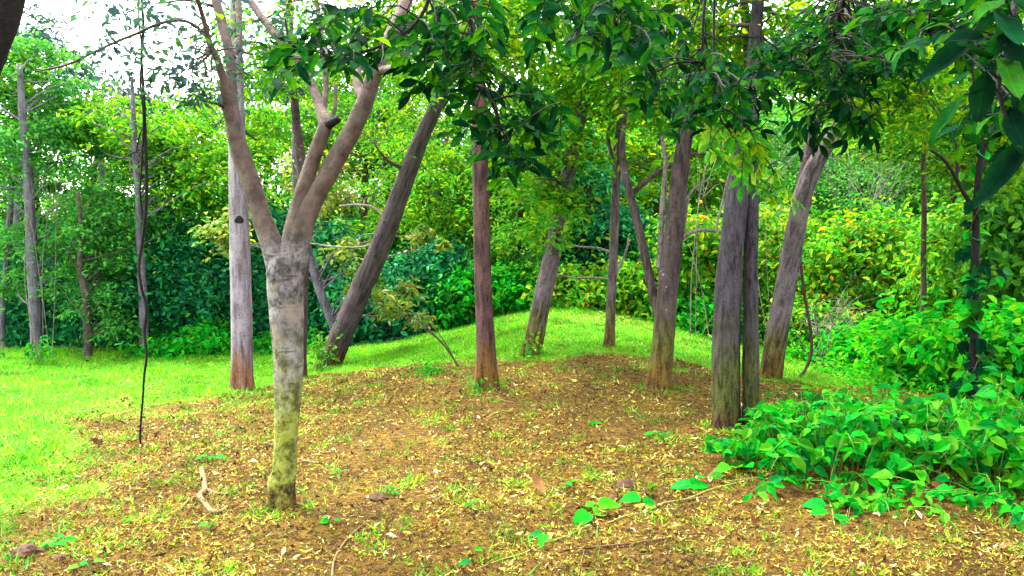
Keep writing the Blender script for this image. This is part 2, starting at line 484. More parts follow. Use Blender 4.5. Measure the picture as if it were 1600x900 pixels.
def tube(mb, pts, rad, sides=8, ds=0.1, bump=0.0, seed=0, flare=0.0, freq=9.0, ribs=0.0):
    p, r = resample(pts, rad, ds)
    n = len(p)
    tan = np.gradient(p, axis=0)
    tan /= np.linalg.norm(tan, axis=1)[:, None] + 1e-9
    nx = np.cross(tan[0], [0.13, 1.0, 0.21])
    nx /= np.linalg.norm(nx)
    th = np.arange(sides) / sides * 2 * math.pi
    s = np.concatenate([[0], np.cumsum(np.linalg.norm(np.diff(p, axis=0), axis=1))])
    V = np.zeros((n, sides, 3))
    for i in range(n):
        nx = nx - tan[i] * np.dot(nx, tan[i])
        nx /= np.linalg.norm(nx) + 1e-9
        ny = np.cross(tan[i], nx)
        rr = np.full(sides, r[i])
        if bump:
            k = r[i] * freq * 1.4
            rr = rr * (1 + bump * 1.25 * fbm(np.cos(th) * 1.7 + 7, np.sin(th) * 1.7 + 3, s[i] * freq * 0.5, seed, 3)
                       + bump * 0.9 * fbm(np.cos(th) * 4.5, np.sin(th) * 4.5, s[i] * freq * 0.6, seed + 5, 3))
        if ribs:
            rr = rr * (1 + ribs * np.cos(th * 7 + 1.3 * np.sin(s[i] * 1.1)) * math.exp(-s[i] / 1.3))
        if flare:
            rr = rr * (1 + flare * math.exp(-s[i] / 0.11) * (1 + 0.7 * np.cos(th * 4 + seed) + 0.4 * np.cos(th * 7 + 2 * seed)))
        V[i] = p[i] + rr[:, None] * (np.cos(th)[:, None] * nx + np.sin(th)[:, None] * ny)
    i = np.arange(n - 1)[:, None] * sides
    j = np.arange(sides)[None, :]
    j2 = (j + 1) % sides
    quads = np.stack([i + j, i + j2, i + sides + j2, i + sides + j], -1).reshape(-1, 4)
    cap = np.arange(sides)[None, :] + (n - 1) * sides
    mb.add(V.reshape(-1, 3), [quads, cap])
    return p, r


def unit(a):
    return a / (np.linalg.norm(a, axis=-1, keepdims=True) + 1e-9)


def add_leaves(mb, C, L, wid=0.45, droop=0.25, tilt=0.6, six=False, axis=None, fold=0.25, up=None):
    """many leaf blades: C centres, L lengths"""
    n = len(C)
    if n == 0:
        return
    L = np.broadcast_to(np.asarray(L, float), (n,))
    N = rng.normal(size=(n, 3)) * tilt + (np.array([0, 0, 1.0]) if up is None else up)
    N = unit(N)
    A = rng.normal(size=(n, 3)) if axis is None else axis + rng.normal(size=(n, 3)) * 0.4
    A[:, 2] -= droop
    A = unit(A - N * (A * N).sum(1, keepdims=True))
    A[:, 2] -= droop * 0.5
    A = unit(A)
    W = unit(np.cross(N, A))
    N = np.cross(A, W)
    Lc, Wc = L[:, None], (L * wid * rng.uniform(0.8, 1.2, n))[:, None]
    if six:
        pr = [(-.5, 0, 0), (-.22, -.42, fold), (.16, -.40, fold), (.5, 0, -.12), (.16, .40, fold), (-.22, .42, fold)]
    else:
        pr = [(-.5, 0, 0), (-.02, -.5, fold), (.5, 0, -.1), (-.02, .5, fold)]
    V = np.stack([C + A * Lc * a + W * Wc * b + N * Wc * c for a, b, c in pr], 1)
    k = len(pr)
    base = np.arange(n)[:, None] * k
    if six:
        F_ = np.concatenate([base + np.array([[0, 1, 2, 3]]), base + np.array([[0, 3, 4, 5]])], 0)
    else:
        F_ = np.concatenate([base + np.array([[0, 1, 2]]), base + np.array([[0, 2, 3]])], 0)
    mb.add(V.reshape(-1, 3), F_)


def leaf_shape(name, mat, wid=0.5, pointed=1.0, curl=0.25, fold=0.18, seed=0, heart=False):
    """one detailed blade, base at the origin, along +X, length 1, facing +Z"""
    r = np.random.default_rng(seed)
    xs = np.array([0, .12, .32, .55, .78, .93, 1.0])
    if heart:
        w = np.array([.16, .42, .5, .43, .26, .1, 0.0])
    else:
        w = np.array([.04, .22, .44, .5, .34, .14, 0.0])
    w = w * wid * 2 * 0.5
    V = []
    ph = r.uniform(0, 6)
    for i, x in enumerate(xs):
        z = -curl * x * x + 0.02 * math.sin(9 * x + ph)
        for s in (-1, 0, 1):
            ww = w[i] * (1 + 0.08 * r.normal())
            V.append((x + (0 if s == 0 else -0.04 * ww), s * ww, z + (fold * ww * 2 * (1 if s else 0)) + 0.02 * r.normal() * abs(s)))
    f = []
    for i in range(len(xs) - 1):
        a = i * 3
        f += [(a, a + 3, a + 4, a + 1), (a + 1, a + 4, a + 5, a + 2)]
    # stalk
    k = len(V)
    V += [(-.16, -.012, 0.02), (-.16, .012, 0.02), (0.02, .012, 0.0), (0.02, -.012, 0.0)]
    f.append((k, k + 3, k + 2, k + 1))
    mb = MB()
    mb.add(V, [np.array(f)])
    me = mb.mesh(name, None, True)
    me.materials.append(mat)
    return me


def frame(origin, axis, normal, size):
    a = unit(np.asarray(axis, float))
    n = np.asarray(normal, float)
    n = unit(n - a * np.dot(a, n))
    w = np.cross(n, a)
    m = Matrix(((a[0] * size, w[0] * size, n[0] * size, origin[0]),
                (a[1] * size, w[1] * size, n[1] * size, origin[1]),
                (a[2] * size, w[2] * size, n[2] * size, origin[2]), (0, 0, 0, 1)))
    return m


def px_path(pts, Y):
    """(u, v, width in px[, change of depth]) -> points and radii at distance Y"""
    out, rad = [], []
    for q in pts:
        y = Y + (q[3] if len(q) > 3 else 0)
        p = P(q[0], q[1], y)
        out.append(p)
        rad.append(q[2] / 2 * np.dot(p - CAM, FWD) / F)
    return np.array(out), np.array(rad)


def clumps(c, r, n, shell=0.5):
    d = unit(rng.normal(size=(n, 3)))
    k = rng.uniform(shell, 1, size=(n, 1)) ** 0.6
    return np.asarray(c) + d * k * np.asarray(r)


def crown_into(mb, cl, per, cr, L, six=False, wid=0.45, flat=0.5, droop=0.3, tilt=0.6):
    for c in cl:
        m = int(per * rng.uniform(0.5, 1.4))
        s = cr * rng.uniform(0.5, 1.55)
        C = c + rng.normal(size=(m, 3)) * np.array([s, s, s * flat]) * 0.55
        C[:, 2] -= 0.25 * ((C[:, 0] - c[0]) ** 2 + (C[:, 1] - c[1]) ** 2) / max(s, 1e-3)
        add_leaves(mb, C, L * rng.uniform(0.6, 1.25, m), wid, droop, tilt, six, axis=unit(C - c + 1e-4) * 0.8)


def ell(u, v, Y, w, h, depth=None):
    """centre and radii of an ellipsoid that covers w x h px around (u, v) at distance Y"""
    c = P(u, v, Y)
    t = np.dot(c - CAM, FWD) / F
    return c, np.array([w / 2 * t, (depth if depth else w / 2 * t), h / 2 * t])


def limbs_to(mb, trunk_p, trunk_r, cl, frac=0.35, k=0.4, sides=5, seed=0):
    for i, c in enumerate(cl):
        n = len(trunk_p)
        lo = int(n * frac)
        d = (np.linalg.norm(trunk_p[lo:, :2] - c[:2], axis=1) * 0.35 + np.abs(trunk_p[lo:, 2] - (c[2] - 0.6))) if frac else np.linalg.norm(trunk_p - c, axis=1)
        j = lo + int(np.argmin(d))
        a = trunk_p[j]
        mid = a * 0.5 + c * 0.5 + rng.normal(size=3) * 0.12 * np.linalg.norm(c - a)
        mid[2] += 0.08 * np.linalg.norm(c - a)
        r0 = min(trunk_r[j] * k, 0.02)
        tube(mb, [a, mid, c], [r0, r0 * 0.55, r0 * 0.15], sides, 0.35, 0)


# ------------------------------------------------------------------ the ground
def axis_steps(lo, hi, fine_lo, fine_hi, fine, grow=1.16):
    a = list(np.arange(fine_lo, fine_hi + 1e-6, fine))
    s, x = fine, fine_hi
    while x < hi:
        s *= grow
        x += s
        a.append(x)
    s, x = fine, fine_lo
    while x > lo:
        s *= grow
        x -= s
        a.insert(0, x)
    return np.array(a)


GL = [G(u, v) for u, v in ((0, 775), (90, 738), (190, 705), (260, 672), (345, 622))]
GB = [G(u, v) for u, v in ((345, 622), (480, 590), (600, 572), (740, 560), (860, 562), (950, 556), (1060, 566), (1110, 580), (1200, 594), (1350, 622))]
gl_y = np.array([p[1] for p in GL])
gl_x = np.array([p[0] for p in GL])
gb_x = np.array([p[0] for p in GB])
gb_y = np.array([p[1] for p in GB])


def grass_mask(x, y):
    x = np.asarray(x, float)
    y = np.asarray(y, float)
    wob = 1.5 * fbm(x * 0.7, y * 0.7, 0, 21, 5)
    a = (np.interp(y, gl_y, gl_x) - x) / 1.3 + wob
    a = np.where(y > gl_y[-1] + 0.6, -2 + (gl_x[-1] - x) / 0.8 + 2, a)
    b = (y - np.interp(x, gb_x, gb_y)) / 1.1 + wob
    g = np.maximum(np.clip(a + 0.3, 0, 1), np.clip(b + 0.35, 0, 1))
    thin = np.exp(-((x - 1.6) / 1.1) ** 2 - ((y - 12.3) / 1.6) ** 2)
    g = g * (1 - 0.45 * thin)
    return g * (1 - sstep(13.8, 16, y)) * (1 - 0.7 * sstep(6.5, 8.5, x))


gx = axis_steps(-260, 260, -7.5, 8.5, 0.06)
gy = axis_steps(-120, 420, 1.8, 15.5, 0.06)
XX, YY = np.meshgrid(gx, gy)
ZZ = terrain(XX, YY)
mb = MB()
nx_, ny_ = len(gx), len(gy)
ii = (np.arange(ny_ - 1)[:, None] * nx_ + np.arange(nx_ - 1)[None, :])
mb.add(np.stack([XX, YY, ZZ], -1).reshape(-1, 3), np.stack([ii, ii + 1, ii + nx_ + 1, ii + nx_], -1).reshape(-1, 4))
ground = part('ground', mb, ground_mat(), None, True, kind='structure')
ground['label'] = 'bare reddish brown earth with leaf litter turning to grass on the mound'
at = ground.data.attributes.new('grass', 'FLOAT', 'POINT')
at.data.foreach_set('value', grass_mask(XX, YY).astype(np.float32).ravel())


# leaf litter, grass: nobody could count them
def scatter(n, x0, x1, y0, y1, power=1.0):
    k = rng.uniform(0, 1, n)
    y = y0 + (y1 - y0) * k ** power
    hw = 0.72 * y + 0.4
    x = np.clip(rng.uniform(-1, 1, n) * hw, x0, x1)
    x = np.where((x <= x0) | (x >= x1), rng.uniform(x0, x1, n), x)
    return x, y


def litter():
    mb = MB()
    n = 430000
    x, y = scatter(n, -8, 10, 2.3, 14.0, 1.45)
    dens = 0.95 + 1.5 * fbm(x * 1.1, y * 1.1, 0, 31, 5)
    keep = (rng.uniform(0, 1, n) < np.clip(dens, 0.05, 1)) & (rng.uniform(0, 1, n) > 0.72 * grass_mask(x, y))
    x, y = x[keep], y[keep]
    n = len(x)
    z = terrain(x, y)
    L = rng.gamma(2.2, 0.0068, n) + 0.007
    L = np.clip(L, 0.007, 0.07) * 0.9 * (0.8 + 0.055 * y)
    th = rng.uniform(0, 2 * math.pi, n)
    A = np.stack([np.cos(th), np.sin(th), rng.normal(0, 0.32, n)], 1)
    A = unit(A)
    N = unit(rng.normal(size=(n, 3)) * 0.6 + np.array([0, 0, 1.0]))
    W = unit(np.cross(N, A))
    N = np.cross(A, W)
    wd = L * np.where(rng.uniform(0, 1, n) < 0.6, rng.uniform(0.08, 0.2, n), rng.uniform(0.2, 0.5, n))
    cu = rng.uniform(-0.1, 0.5, n) * L
    be = rng.normal(0, 0.3, n) * L
    C = np.stack([x, y, z + 0.006 + 0.2 * wd], 1)
    sec = []
    for a, w, h, sd in ((-.5, .35, 1, 0), (0, 1, 0, 1), (.5, .25, 1, 0)):
        c = C + A * (L * a)[:, None] + N * (cu * h)[:, None] + W * (be * sd)[:, None]
        sec += [c - W * (wd * w / 2)[:, None], c + W * (wd * w / 2)[:, None]]
    V = np.stack(sec, 1).reshape(-1, 3)
    b = np.arange(n)[:, None] * 6
    big = L > 0.018
    mb.add(V, [np.concatenate([b[big] + np.array([[0, 1, 3, 2]]), b[big] + np.array([[2, 3, 5, 4]])]), b[~big] + np.array([[0, 1, 5, 4]])])
    o = part('leaf_litter', mb, L_LITTER, None, kind='stuff')
    o['label'] = 'thick scatter of dry yellow and brown leaf litter over the bare earth'


def blades(mb, x, y, h, wd, lean=0.5):
    n = len(x)
    z = terrain(x, y)
    th = rng.uniform(0, 2 * math.pi, n)
    dx, dy = np.cos(th), np.sin(th)
    b = np.stack([x, y, z - 0.004], 1)
    w = np.stack([dx, dy, 0 * dx], 1) * (wd / 2)[:, None]
    ln = rng.normal(0, lean, size=(n, 2))
    tip = b + np.stack([ln[:, 0] * h, ln[:, 1] * h, h], 1)
    V = np.stack([b - w, b + w, tip], 1).reshape(-1, 3)
    mb.add(V, np.arange(3 * n).reshape(-1, 3))


def grass():
    mb = MB()
    n = 330000
    x, y = scatter(n, -11, 7.5, 3.6, 15.5, 0.8)
    keep = rng.uniform(0.22, 0.9, n) < grass_mask(x, y) * (0.8 + 0.8 * fbm(x * 1.3, y * 1.3, 0, 41, 3))
    x, y = x[keep], y[keep]
    n = len(x)
    hv = 0.6 + 1.1 * np.clip(0.5 + fbm(x * 1.9, y * 1.9, 0, 44, 3), 0, 1)
    blades(mb, x, y, rng.uniform(0.02, 0.06, n) * hv, rng.uniform(0.006, 0.013, n) * (0.5 + 0.07 * y), 0.7)
    # sparse tufts in the bare earth
    tx, ty = scatter(4200, -6.5, 6.5, 2.5, 12.5, 1.1)
    edge = np.maximum(grass_mask(tx - 0.7, ty + 0.5), grass_mask(tx - 0.3, ty + 0.9))
    kp = rng.uniform(0, 1, 4200) < 0.24 + 0.6 * edge
    tx, ty = tx[kp], ty[kp]
    for bu, bv in ((438, 793), (378, 610), (514, 574), (760, 606), (829, 552), (951, 543), (1030, 607), (1134, 670), (1173, 666), (1204, 590), (470, 590)):
        q = G(bu, bv)
        an = rng.uniform(0, 6.283, 9)
        rd = rng.uniform(.10, .24, 9)
        tx = np.concatenate([tx, q[0] + np.cos(an) * rd])
        ty = np.concatenate([ty, q[1] + np.sin(an) * rd])
    k = len(tx)
    cnt = rng.integers(6, 34, k)
    bx = np.repeat(tx, cnt) + rng.normal(0, 0.045, cnt.sum())
    by = np.repeat(ty, cnt) + rng.normal(0, 0.045, cnt.sum())
    blades(mb, bx, by, rng.uniform(0.015, 0.06, len(bx)), rng.uniform(0.006, 0.012, len(bx)), 0.8)
    o = part('grass', mb, L_GRASS, None, kind='stuff')
    o['label'] = 'short vivid yellow green grass on the mound and the meadow at left'


litter()
grass()


# ------------------------------------------------------------------ trees in the clearing
def tree(name, label, base_uv, bark, stems, crown=None, leaf=None, group=None, Y=None, sides=30, bump=0.07, flare=0.28, extra=None,
         limbs=(), ribs=0.0, seed=1, knots=()):
    """stems / limbs: lists of (u, v, width[, depth change]); crown: list of (u, v, dY, w, h, clumps, leaves each, clump m, leaf m)"""
    g = G(*base_uv)
    if Y is not None:
        g = P(base_uv[0], base_uv[1], Y)
        g[2] = ground_at(g[0], g[1])
    Y = g[1]
    t = thing(name, label, 'tree', g, group)
    tp, tr = None, None
    for k, st in enumerate(stems):
        p, r = px_path(st, Y)
        d = p[0] - p[1]
        if k == 0 or len(stems) > 1:
            p[0, 2] = min(p[0, 2], ground_at(p[0, 0], p[0, 1]))
            p = np.vstack([p[0] + unit(d) * 0.06 - np.array([0, 0, .05]), p])
            r = np.concatenate([[r[0]], r])
        mb = MB()
        q, rr = tube(mb, p, r, sides, 0.035 if Y < 9 else 0.07, bump, seed + k * 7, flare * 1.7 if p[1, 2] < g[2] + 0.2 else 0, 9, ribs)
        part('trunk', mb, bark, t, True)
        if k == 0:
            tp, tr = q, rr
            n0 = int(len(q) * (0.8 if limbs else 0.5))
            allp, allr = q[n0:], rr[n0:]
    for k, (lm, lb) in enumerate(limbs):
        p, r = px_path(lm, Y)
        mb = MB()
        q, rr = tube(mb, p, r, 14 if lm[0][2] > 12 else 8, 0.045, bump if lm[0][2] > 8 else 0.03, seed + 50 + k, 0, 9)
        allp, allr = np.vstack([allp, q[len(q) // 2:]]), np.concatenate([allr, rr[len(q) // 2:]])
        part('limb', mb, lb, t, True)
    for (u, v, wpx) in knots:
        c = P(u, v, Y)
        s = wpx / 2 * np.dot(c - CAM, FWD) / F
        mb = MB()
        j = int(np.argmin(np.linalg.norm(tp - c, axis=1)))
        out = unit(np.array([c[0] - tp[j][0], -1.0 * tr[j] * 1.2, 0.0]))
        o_ = tp[j] + out * tr[j] * 0.93
        o_[2] = c[2]
        th = np.arange(14) / 14 * 2 * math.pi
        side = np.cross(out, [0, 0, 1.0])
        V, n = [], 14
        for rr_, dp in ((1.15, -0.004), (1.0, 0.010), (0.75, 0.013), (0.45, 0.012), (0.15, 0.010)):
            jit = 1 + 0.1 * np.sin(3 * th + u)
            V.append(o_ + out * dp + s * rr_ * jit[:, None] * (np.cos(th)[:, None] * side + np.sin(th)[:, None] * np.array([0, 0, 1.0])))
        i = np.arange(4)[:, None] * n
        jj = np.arange(n)[None, :]
        j2 = (jj + 1) % n
        mb.add(np.vstack(V), [np.stack([i + jj, i + j2, i + n + j2, i + n + jj], -1).reshape(-1, 4), np.arange(n)[None, :] + 4 * n])
        part('knot', mb, HOLLOW, t, True)
    if crown:
        mb, lm = MB(), MB()
        for (u, v, dy, w, h, nc, per, cr, L) in crown:
            c, r = ell(u, v, Y + dy, w, h)
            cl = clumps(c, r, nc)
            crown_into(mb, cl, per * (1.5 if leaf is not L_BLUE else 0.8) * (0.1 if v < -80 else 1), cr * 1.1, L * (1.5 if v < -80 else 1.08), True)
            for c1 in cl[::2]:
                lm = MB()
                limbs_to(lm, allp, allr, [c1], 0.0)
                part('branch', lm, B_LIMB if extra is None else extra, t, True)
        part('crown', mb, leaf, t)
    return t


# the pale scarred tree that forks low, in front
tree('forked_tree', 'pale scarred tree that forks low into wide limbs, mossy yellow trunk, nearest in the clearing', (438, 793), B_PALE,
     [[(438, 793, 42), (439, 770, 40), (441, 748, 41), (444, 735, 35), (446, 690, 34), (449, 640, 40), (451, 590, 44), (450, 540, 46), (448, 500, 52),
       (446, 460, 54), (444, 425, 54), (445, 408, 50), (446, 398, 40), (446, 390, 20)]],
     limbs=[
         ([(438, 440, 36), (432, 405, 38), (422, 375, 34), (408, 335, 30), (392, 285, 29), (376, 238, 29), (365, 195, 26), (362, 150, 17, .05), (359, 90, 15, .1), (349, 45, 15, .15), (336, -5, 14, .2), (322, -60, 13, .3)], B_PALE),
         ([(366, 200, 20), (354, 165, 17, -.05), (349, 125, 13, -.1), (338, 90, 11, -.15), (328, 70, 10, -.2), (318, 30, 8, -.3), (300, -30, 7, -.5)], B_PALE),
         ([(362, 90, 12, .1), (372, 70, 11, .2), (373, 30, 9, .3), (369, -20, 8, .4)], B_PALE),
         ([(448, 440, 36), (454, 400, 38), (461, 350, 30), (470, 310, 26), (484, 265, 24), (499, 222, 22), (508, 196, 21), (503, 175, 19, .1), (492, 145, 15, .2), (478, 115, 14, .25), (448, 75, 14, .3), (415, 35, 13, .4), (390, 0, 12, .5), (360, -50, 11, .6)], B_PALE),
         ([(507, 198, 16), (517, 193, 14, -.03), (529, 186, 11, -.06)], B_DARK),
         ([(505, 172, 11, .1), (509, 140, 9, .15), (508, 100, 9, .2), (502, 50, 8, .25), (494, 0, 7, .3), (488, -40, 6, .3)], B_PALE),
         ([(517, 190, 7, .1), (524, 165, 6, .15), (523, 130, 5, .2)], B_PALE),
         ([(452, 445, 40), (460, 405, 42), (470, 362, 35), (484, 325, 31), (505, 285, 30), (530, 240, 29), (552, 200, 28), (570, 160, 26), (580, 130, 25), (588, 105, 24), (606, 65, 23, .05), (624, 30, 22, .1), (638, -10, 21, .2), (655, -70, 19, .3)], B_PALE),
         ([(572, 160, 17), (560, 140, 15, .1), (558, 112, 13, .2), (560, 95, 10, .25)], B_PALE),
         ([(586, 112, 13), (612, 108, 12, -.1), (640, 105, 10, -.2), (680, 90, 8, -.3)], B_PALE),
         ([(338, 85, 7, -.15), (318, 52, 5.5, -.25), (290, 33, 5, -.3), (252, 36, 5, -.35), (215, 52, 4.5, -.4), (180, 66, 4.2, -.45), (140, 85, 4, -.5), (105, 101, 3.6, -.55), (55, 112, 2.5, -.6)], B_TWIG),
         ([(335, 10, 6, .2), (290, 0, 4, 0), (255, 5, 3, -.1), (215, 3, 2.5, -.2)], B_TWIG),
     ],
     crown=[(240, 55, -.3, 190, 190, 34, 26, 0.17, 0.05), (300, 100, -.2, 110, 110, 12, 26, 0.13, 0.05), (420, 70, .2, 180, 160, 22, 24, 0.16, 0.05), (360, -190, .2, 420, 180, 24, 40, 0.3, 0.06)],
     leaf=L_BLUE, bump=0.12, flare=0.18, sides=36, seed=3)

tree('slender_trunk_tree', 'reddish trunk with white lichen spots standing close behind the forked tree', (470, 590), B_MOSSY,
     [[(470, 590, 18), (470, 540, 18), (471, 480, 19), (472, 420, 20), (473, 370, 20), (476, 320, 18), (470, 250, 15), (462, 180, 13), (455, 100, 12), (450, -40, 10)]],
     crown=[(440, 60, .5, 260, 170, 26, 70, 0.35, 0.07)], leaf=L_MID, sides=16, seed=9)

tree('straight_pole_tree', 'straight smooth grey trunk with dark knot hole and rusty foot left of the forked tree', (378, 610), B_SMOOTH,
     [[(378, 610, 37), (378, 585, 34), (378, 540, 33), (377, 470, 32), (375, 400, 31), (373, 330, 29), (371, 250, 26), (370, 180, 24), (369, 90, 21), (368, 0, 19), (367, -120, 16), (367, -260, 12)]],
     crown=[(372, -190, .6, 420, 240, 36, 110, 0.45, 0.08), (395, 170, .3, 110, 130, 7, 50, .2, .06), (405, 80, .4, 170, 150, 16, 60, .24, .07), (300, 130, .6, 120, 100, 7, 36, .22, .06)], leaf=L_LIME, bump=0.035, flare=0.1, seed=12, knots=((380, 344, 12),))

tree('leaning_tree', 'dark grey trunk leaning far to the right, left of the central tree', (514, 574), B_LEAN,
     [[(512, 575, 37), (524, 545, 37), (540, 508, 35), (563, 455, 34), (586, 405, 33), (608, 350, 31), (628, 295, 29), (645, 250, 27), (663, 205, 24), (683, 163, 21), (705, 110, 19), (730, 40, 17), (760, -60, 14), (790, -170, 10)]],
     crown=[(600, 130, .6, 230, 200, 34, 70, 0.33, 0.07), (650, 200, 1.2, 200, 130, 18, 60, 0.3, 0.07), (720, -60, .3, 420, 200, 34, 90, 0.45, 0.09)], leaf=L_YELLOW, bump=0.05, flare=0.12, seed=17,
     limbs=[([(635, 265, 8), (612, 255, 6, -.1), (598, 243, 4, -.2), (585, 225, 3, -.2)], B_TWIG), ([(606, 345, 5), (585, 325, 4, .2), (560, 320, 3.5, .3), (530, 322, 3, .4)], B_BARE),
            ([(598, 370, 4), (570, 385, 3.5, .2), (530, 386, 3, .4), (482, 380, 3, .6)], B_BARE)], knots=((601, 348, 5), (590, 400, 5), (523, 527, 6)))

tree('central_tree', 'upright reddish brown ribbed trunk with flared foot in the centre of the clearing', (760, 606), B_BROWN,
     [[(760, 607, 35), (760, 585, 33), (759, 550, 30), (757, 500, 27), (755, 450, 27), (753, 400, 26), (752, 340, 26), (751, 280, 25), (750, 220, 24), (748, 150, 22), (745, 60, 20), (742, -50, 17), (740, -180, 12)]],
     crown=[(740, 40, .4, 330, 200, 34, 80, 0.38, 0.08), (740, -150, 0, 480, 240, 36, 100, 0.5, 0.09)], leaf=L_CANOPY, bump=0.07, flare=0.25, seed=23, ribs=0.09)

tree('tilted_tree', 'grey trunk tilting right with leafy sprays hiding its top, beyond the central tree', (829, 552), B_GREY_LEAN,
     [[(829, 553, 31), (835, 530, 30), (842, 495, 29), (851, 450, 28), (860, 410, 27), (868, 370, 26), (878, 320, 24), (890, 260, 22), (903, 200, 20), (920, 120, 17), (940, 0, 14)]],
     crown=[(860, 250, -.4, 150, 150, 16, 90, 0.28, 0.09), (872, 345, -.3, 80, 110, 7, 60, 0.2, 0.09), (800, 330, .3, 130, 120, 10, 70, 0.26, .08), (900, 70, 0, 330, 200, 26, 55, 0.5, 0.13)], leaf=L_LIME, bump=0.06, flare=0.12, seed=29)

tree('thin_grey_tree', 'thinnest grey trunk on the crest of the mound, with short bare twigs', (951, 543), B_GREY,
     [[(951, 544, 19), (953, 520, 16), (955, 470, 15), (958, 410, 14), (960, 350, 14), (963, 290, 13), (966, 230, 13), (970, 180, 12), (974, 130, 11), (980, 40, 9), (985, -60, 7)]],
     crown=[(965, 110, 0, 260, 170, 30, 90, 0.45, 0.1)], leaf=L_LIME, bump=0.05, flare=0.15, seed=31, sides=16,
     limbs=[([(954, 394, 5), (935, 388, 4, .1), (910, 386, 3, .2), (890, 383, 2.5, .3)], B_BARE), ([(951, 436, 4), (925, 434, 3.5, .1), (895, 434, 3, .2), (870, 428, 2.5, .2)], B_BARE),
            ([(962, 430, 5), (972, 408, 4, .1), (979, 390, 3.5, .1), (982, 372, 2.5, .2)], B_BARE), ([(963, 270, 7), (950, 215, 6, .1), (955, 190, 5, .1)], B_GREY)])

tree('lichened_tree', 'mottled grey trunk with white lichen and a slim limb low on its left', (1030, 607), B_LICHEN,
     [[(1030, 607, 39), (1032, 580, 36), (1036, 540, 34), (1040, 490, 33), (1045, 430, 32), (1052, 370, 30), (1058, 310, 28), (1064, 260, 26), (1070, 215, 24), (1078, 150, 21), (1088, 60, 18), (1098, -60, 14), (1105, -180, 10)]],
     crown=[(1050, 60, .5, 320, 200, 34, 85, 0.45, 0.09), (1100, -150, 0, 500, 240, 36, 100, 0.5, 0.09)], leaf=L_LIME, bump=0.06, flare=0.14, seed=37,
     limbs=[([(1032, 498, 17), (1024, 475, 15, .05), (1016, 440, 14, .1), (1008, 400, 14, .15), (998, 355, 13, .2), (986, 310, 12, .25), (976, 268, 12, .3), (972, 230, 9, .35), (976, 180, 7, .4)], B_LICHEN),
            ([(1030, 420, 10, .1), (1033, 360, 9, .2), (1036, 310, 9, .25), (1040, 262, 8, .3), (1036, 225, 6, .35), (1032, 200, 5, .4)], B_BARE),
            ([(985, 305, 9, .3), (1005, 287, 8, .35), (1030, 268, 7.5, .4), (1052, 257, 7, .45), (1075, 243, 6, .5), (1095, 240, 6, .5), (1125, 246, 5, .6)], B_LIMB),
            ([(1062, 376, 8), (1075, 366, 7, -.05), (1095, 359, 6, -.1), (1112, 360, 5, -.15), (1128, 362, 4, -.2)], B_BARE),
            ([(1118, 360, 4, -.15), (1124, 335, 4, -.1), (1132, 300, 3.5, 0), (1140, 270, 3, .1)], B_BARE),
            ([(1065, 330, 6), (1068, 365, 5, .1), (1075, 310, 5, .2), (1090, 290, 4, .3), (1110, 280, 3, .4)], B_BARE)])

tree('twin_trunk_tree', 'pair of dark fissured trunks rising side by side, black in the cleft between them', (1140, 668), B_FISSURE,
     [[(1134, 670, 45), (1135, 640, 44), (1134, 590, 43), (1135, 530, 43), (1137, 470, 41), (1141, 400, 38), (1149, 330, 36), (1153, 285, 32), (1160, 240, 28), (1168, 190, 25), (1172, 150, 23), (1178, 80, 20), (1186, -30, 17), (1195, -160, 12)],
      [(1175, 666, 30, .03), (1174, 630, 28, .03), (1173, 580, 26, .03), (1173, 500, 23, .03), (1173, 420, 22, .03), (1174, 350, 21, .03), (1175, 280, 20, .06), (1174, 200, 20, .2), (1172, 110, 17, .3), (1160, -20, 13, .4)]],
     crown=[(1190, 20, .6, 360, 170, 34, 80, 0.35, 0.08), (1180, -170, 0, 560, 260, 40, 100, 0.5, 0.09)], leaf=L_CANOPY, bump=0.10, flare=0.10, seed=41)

tree('right_leaning_tree', 'grey ridged trunk leaning right with a looping vine, right of the twin trunks', (1204, 590), B_GREY_LEAN,
     [[(1203, 592, 34), (1208, 560, 34), (1216, 510, 33), (1226, 455, 32), (1236, 400, 31), (1247, 340, 29), (1258, 295, 28), (1275, 255, 26), (1293, 225, 24), (1310, 198, 22), (1335, 150, 20), (1365, 70, 17), (1400, -40, 13)]],
     crown=[(1340, 80, .4, 240, 180, 30, 80, 0.38, 0.09), (1400, -120, 0, 460, 220, 30, 90, 0.5, 0.09)], leaf=L_CANOPY, bump=0.09, flare=0.12, seed=43,
     limbs=[([(1252, 315, 24), (1256, 280, 20, .08), (1263, 245, 17, .12), (1270, 215, 15, .15), (1280, 170, 12, .2), (1290, 110, 10, .3)], B_MOSSY)])

tree('thin_pole_tree', 'thin dark straight pole of a trunk among the bushes at right', (1441, 600), B_TWIG,
     [[(1440, 600, 10), (1441, 540, 9), (1443, 470, 9), (1443, 400, 8.5), (1444, 330, 8), (1443, 260, 7.5), (1446, 180, 6.5), (1450, 60, 5)]],
     crown=[(1440, 130, 0, 230, 170, 24, 90, 0.42, 0.1)], leaf=L_LIME, Y=9.5, sides=10, seed=47, flare=0.1)

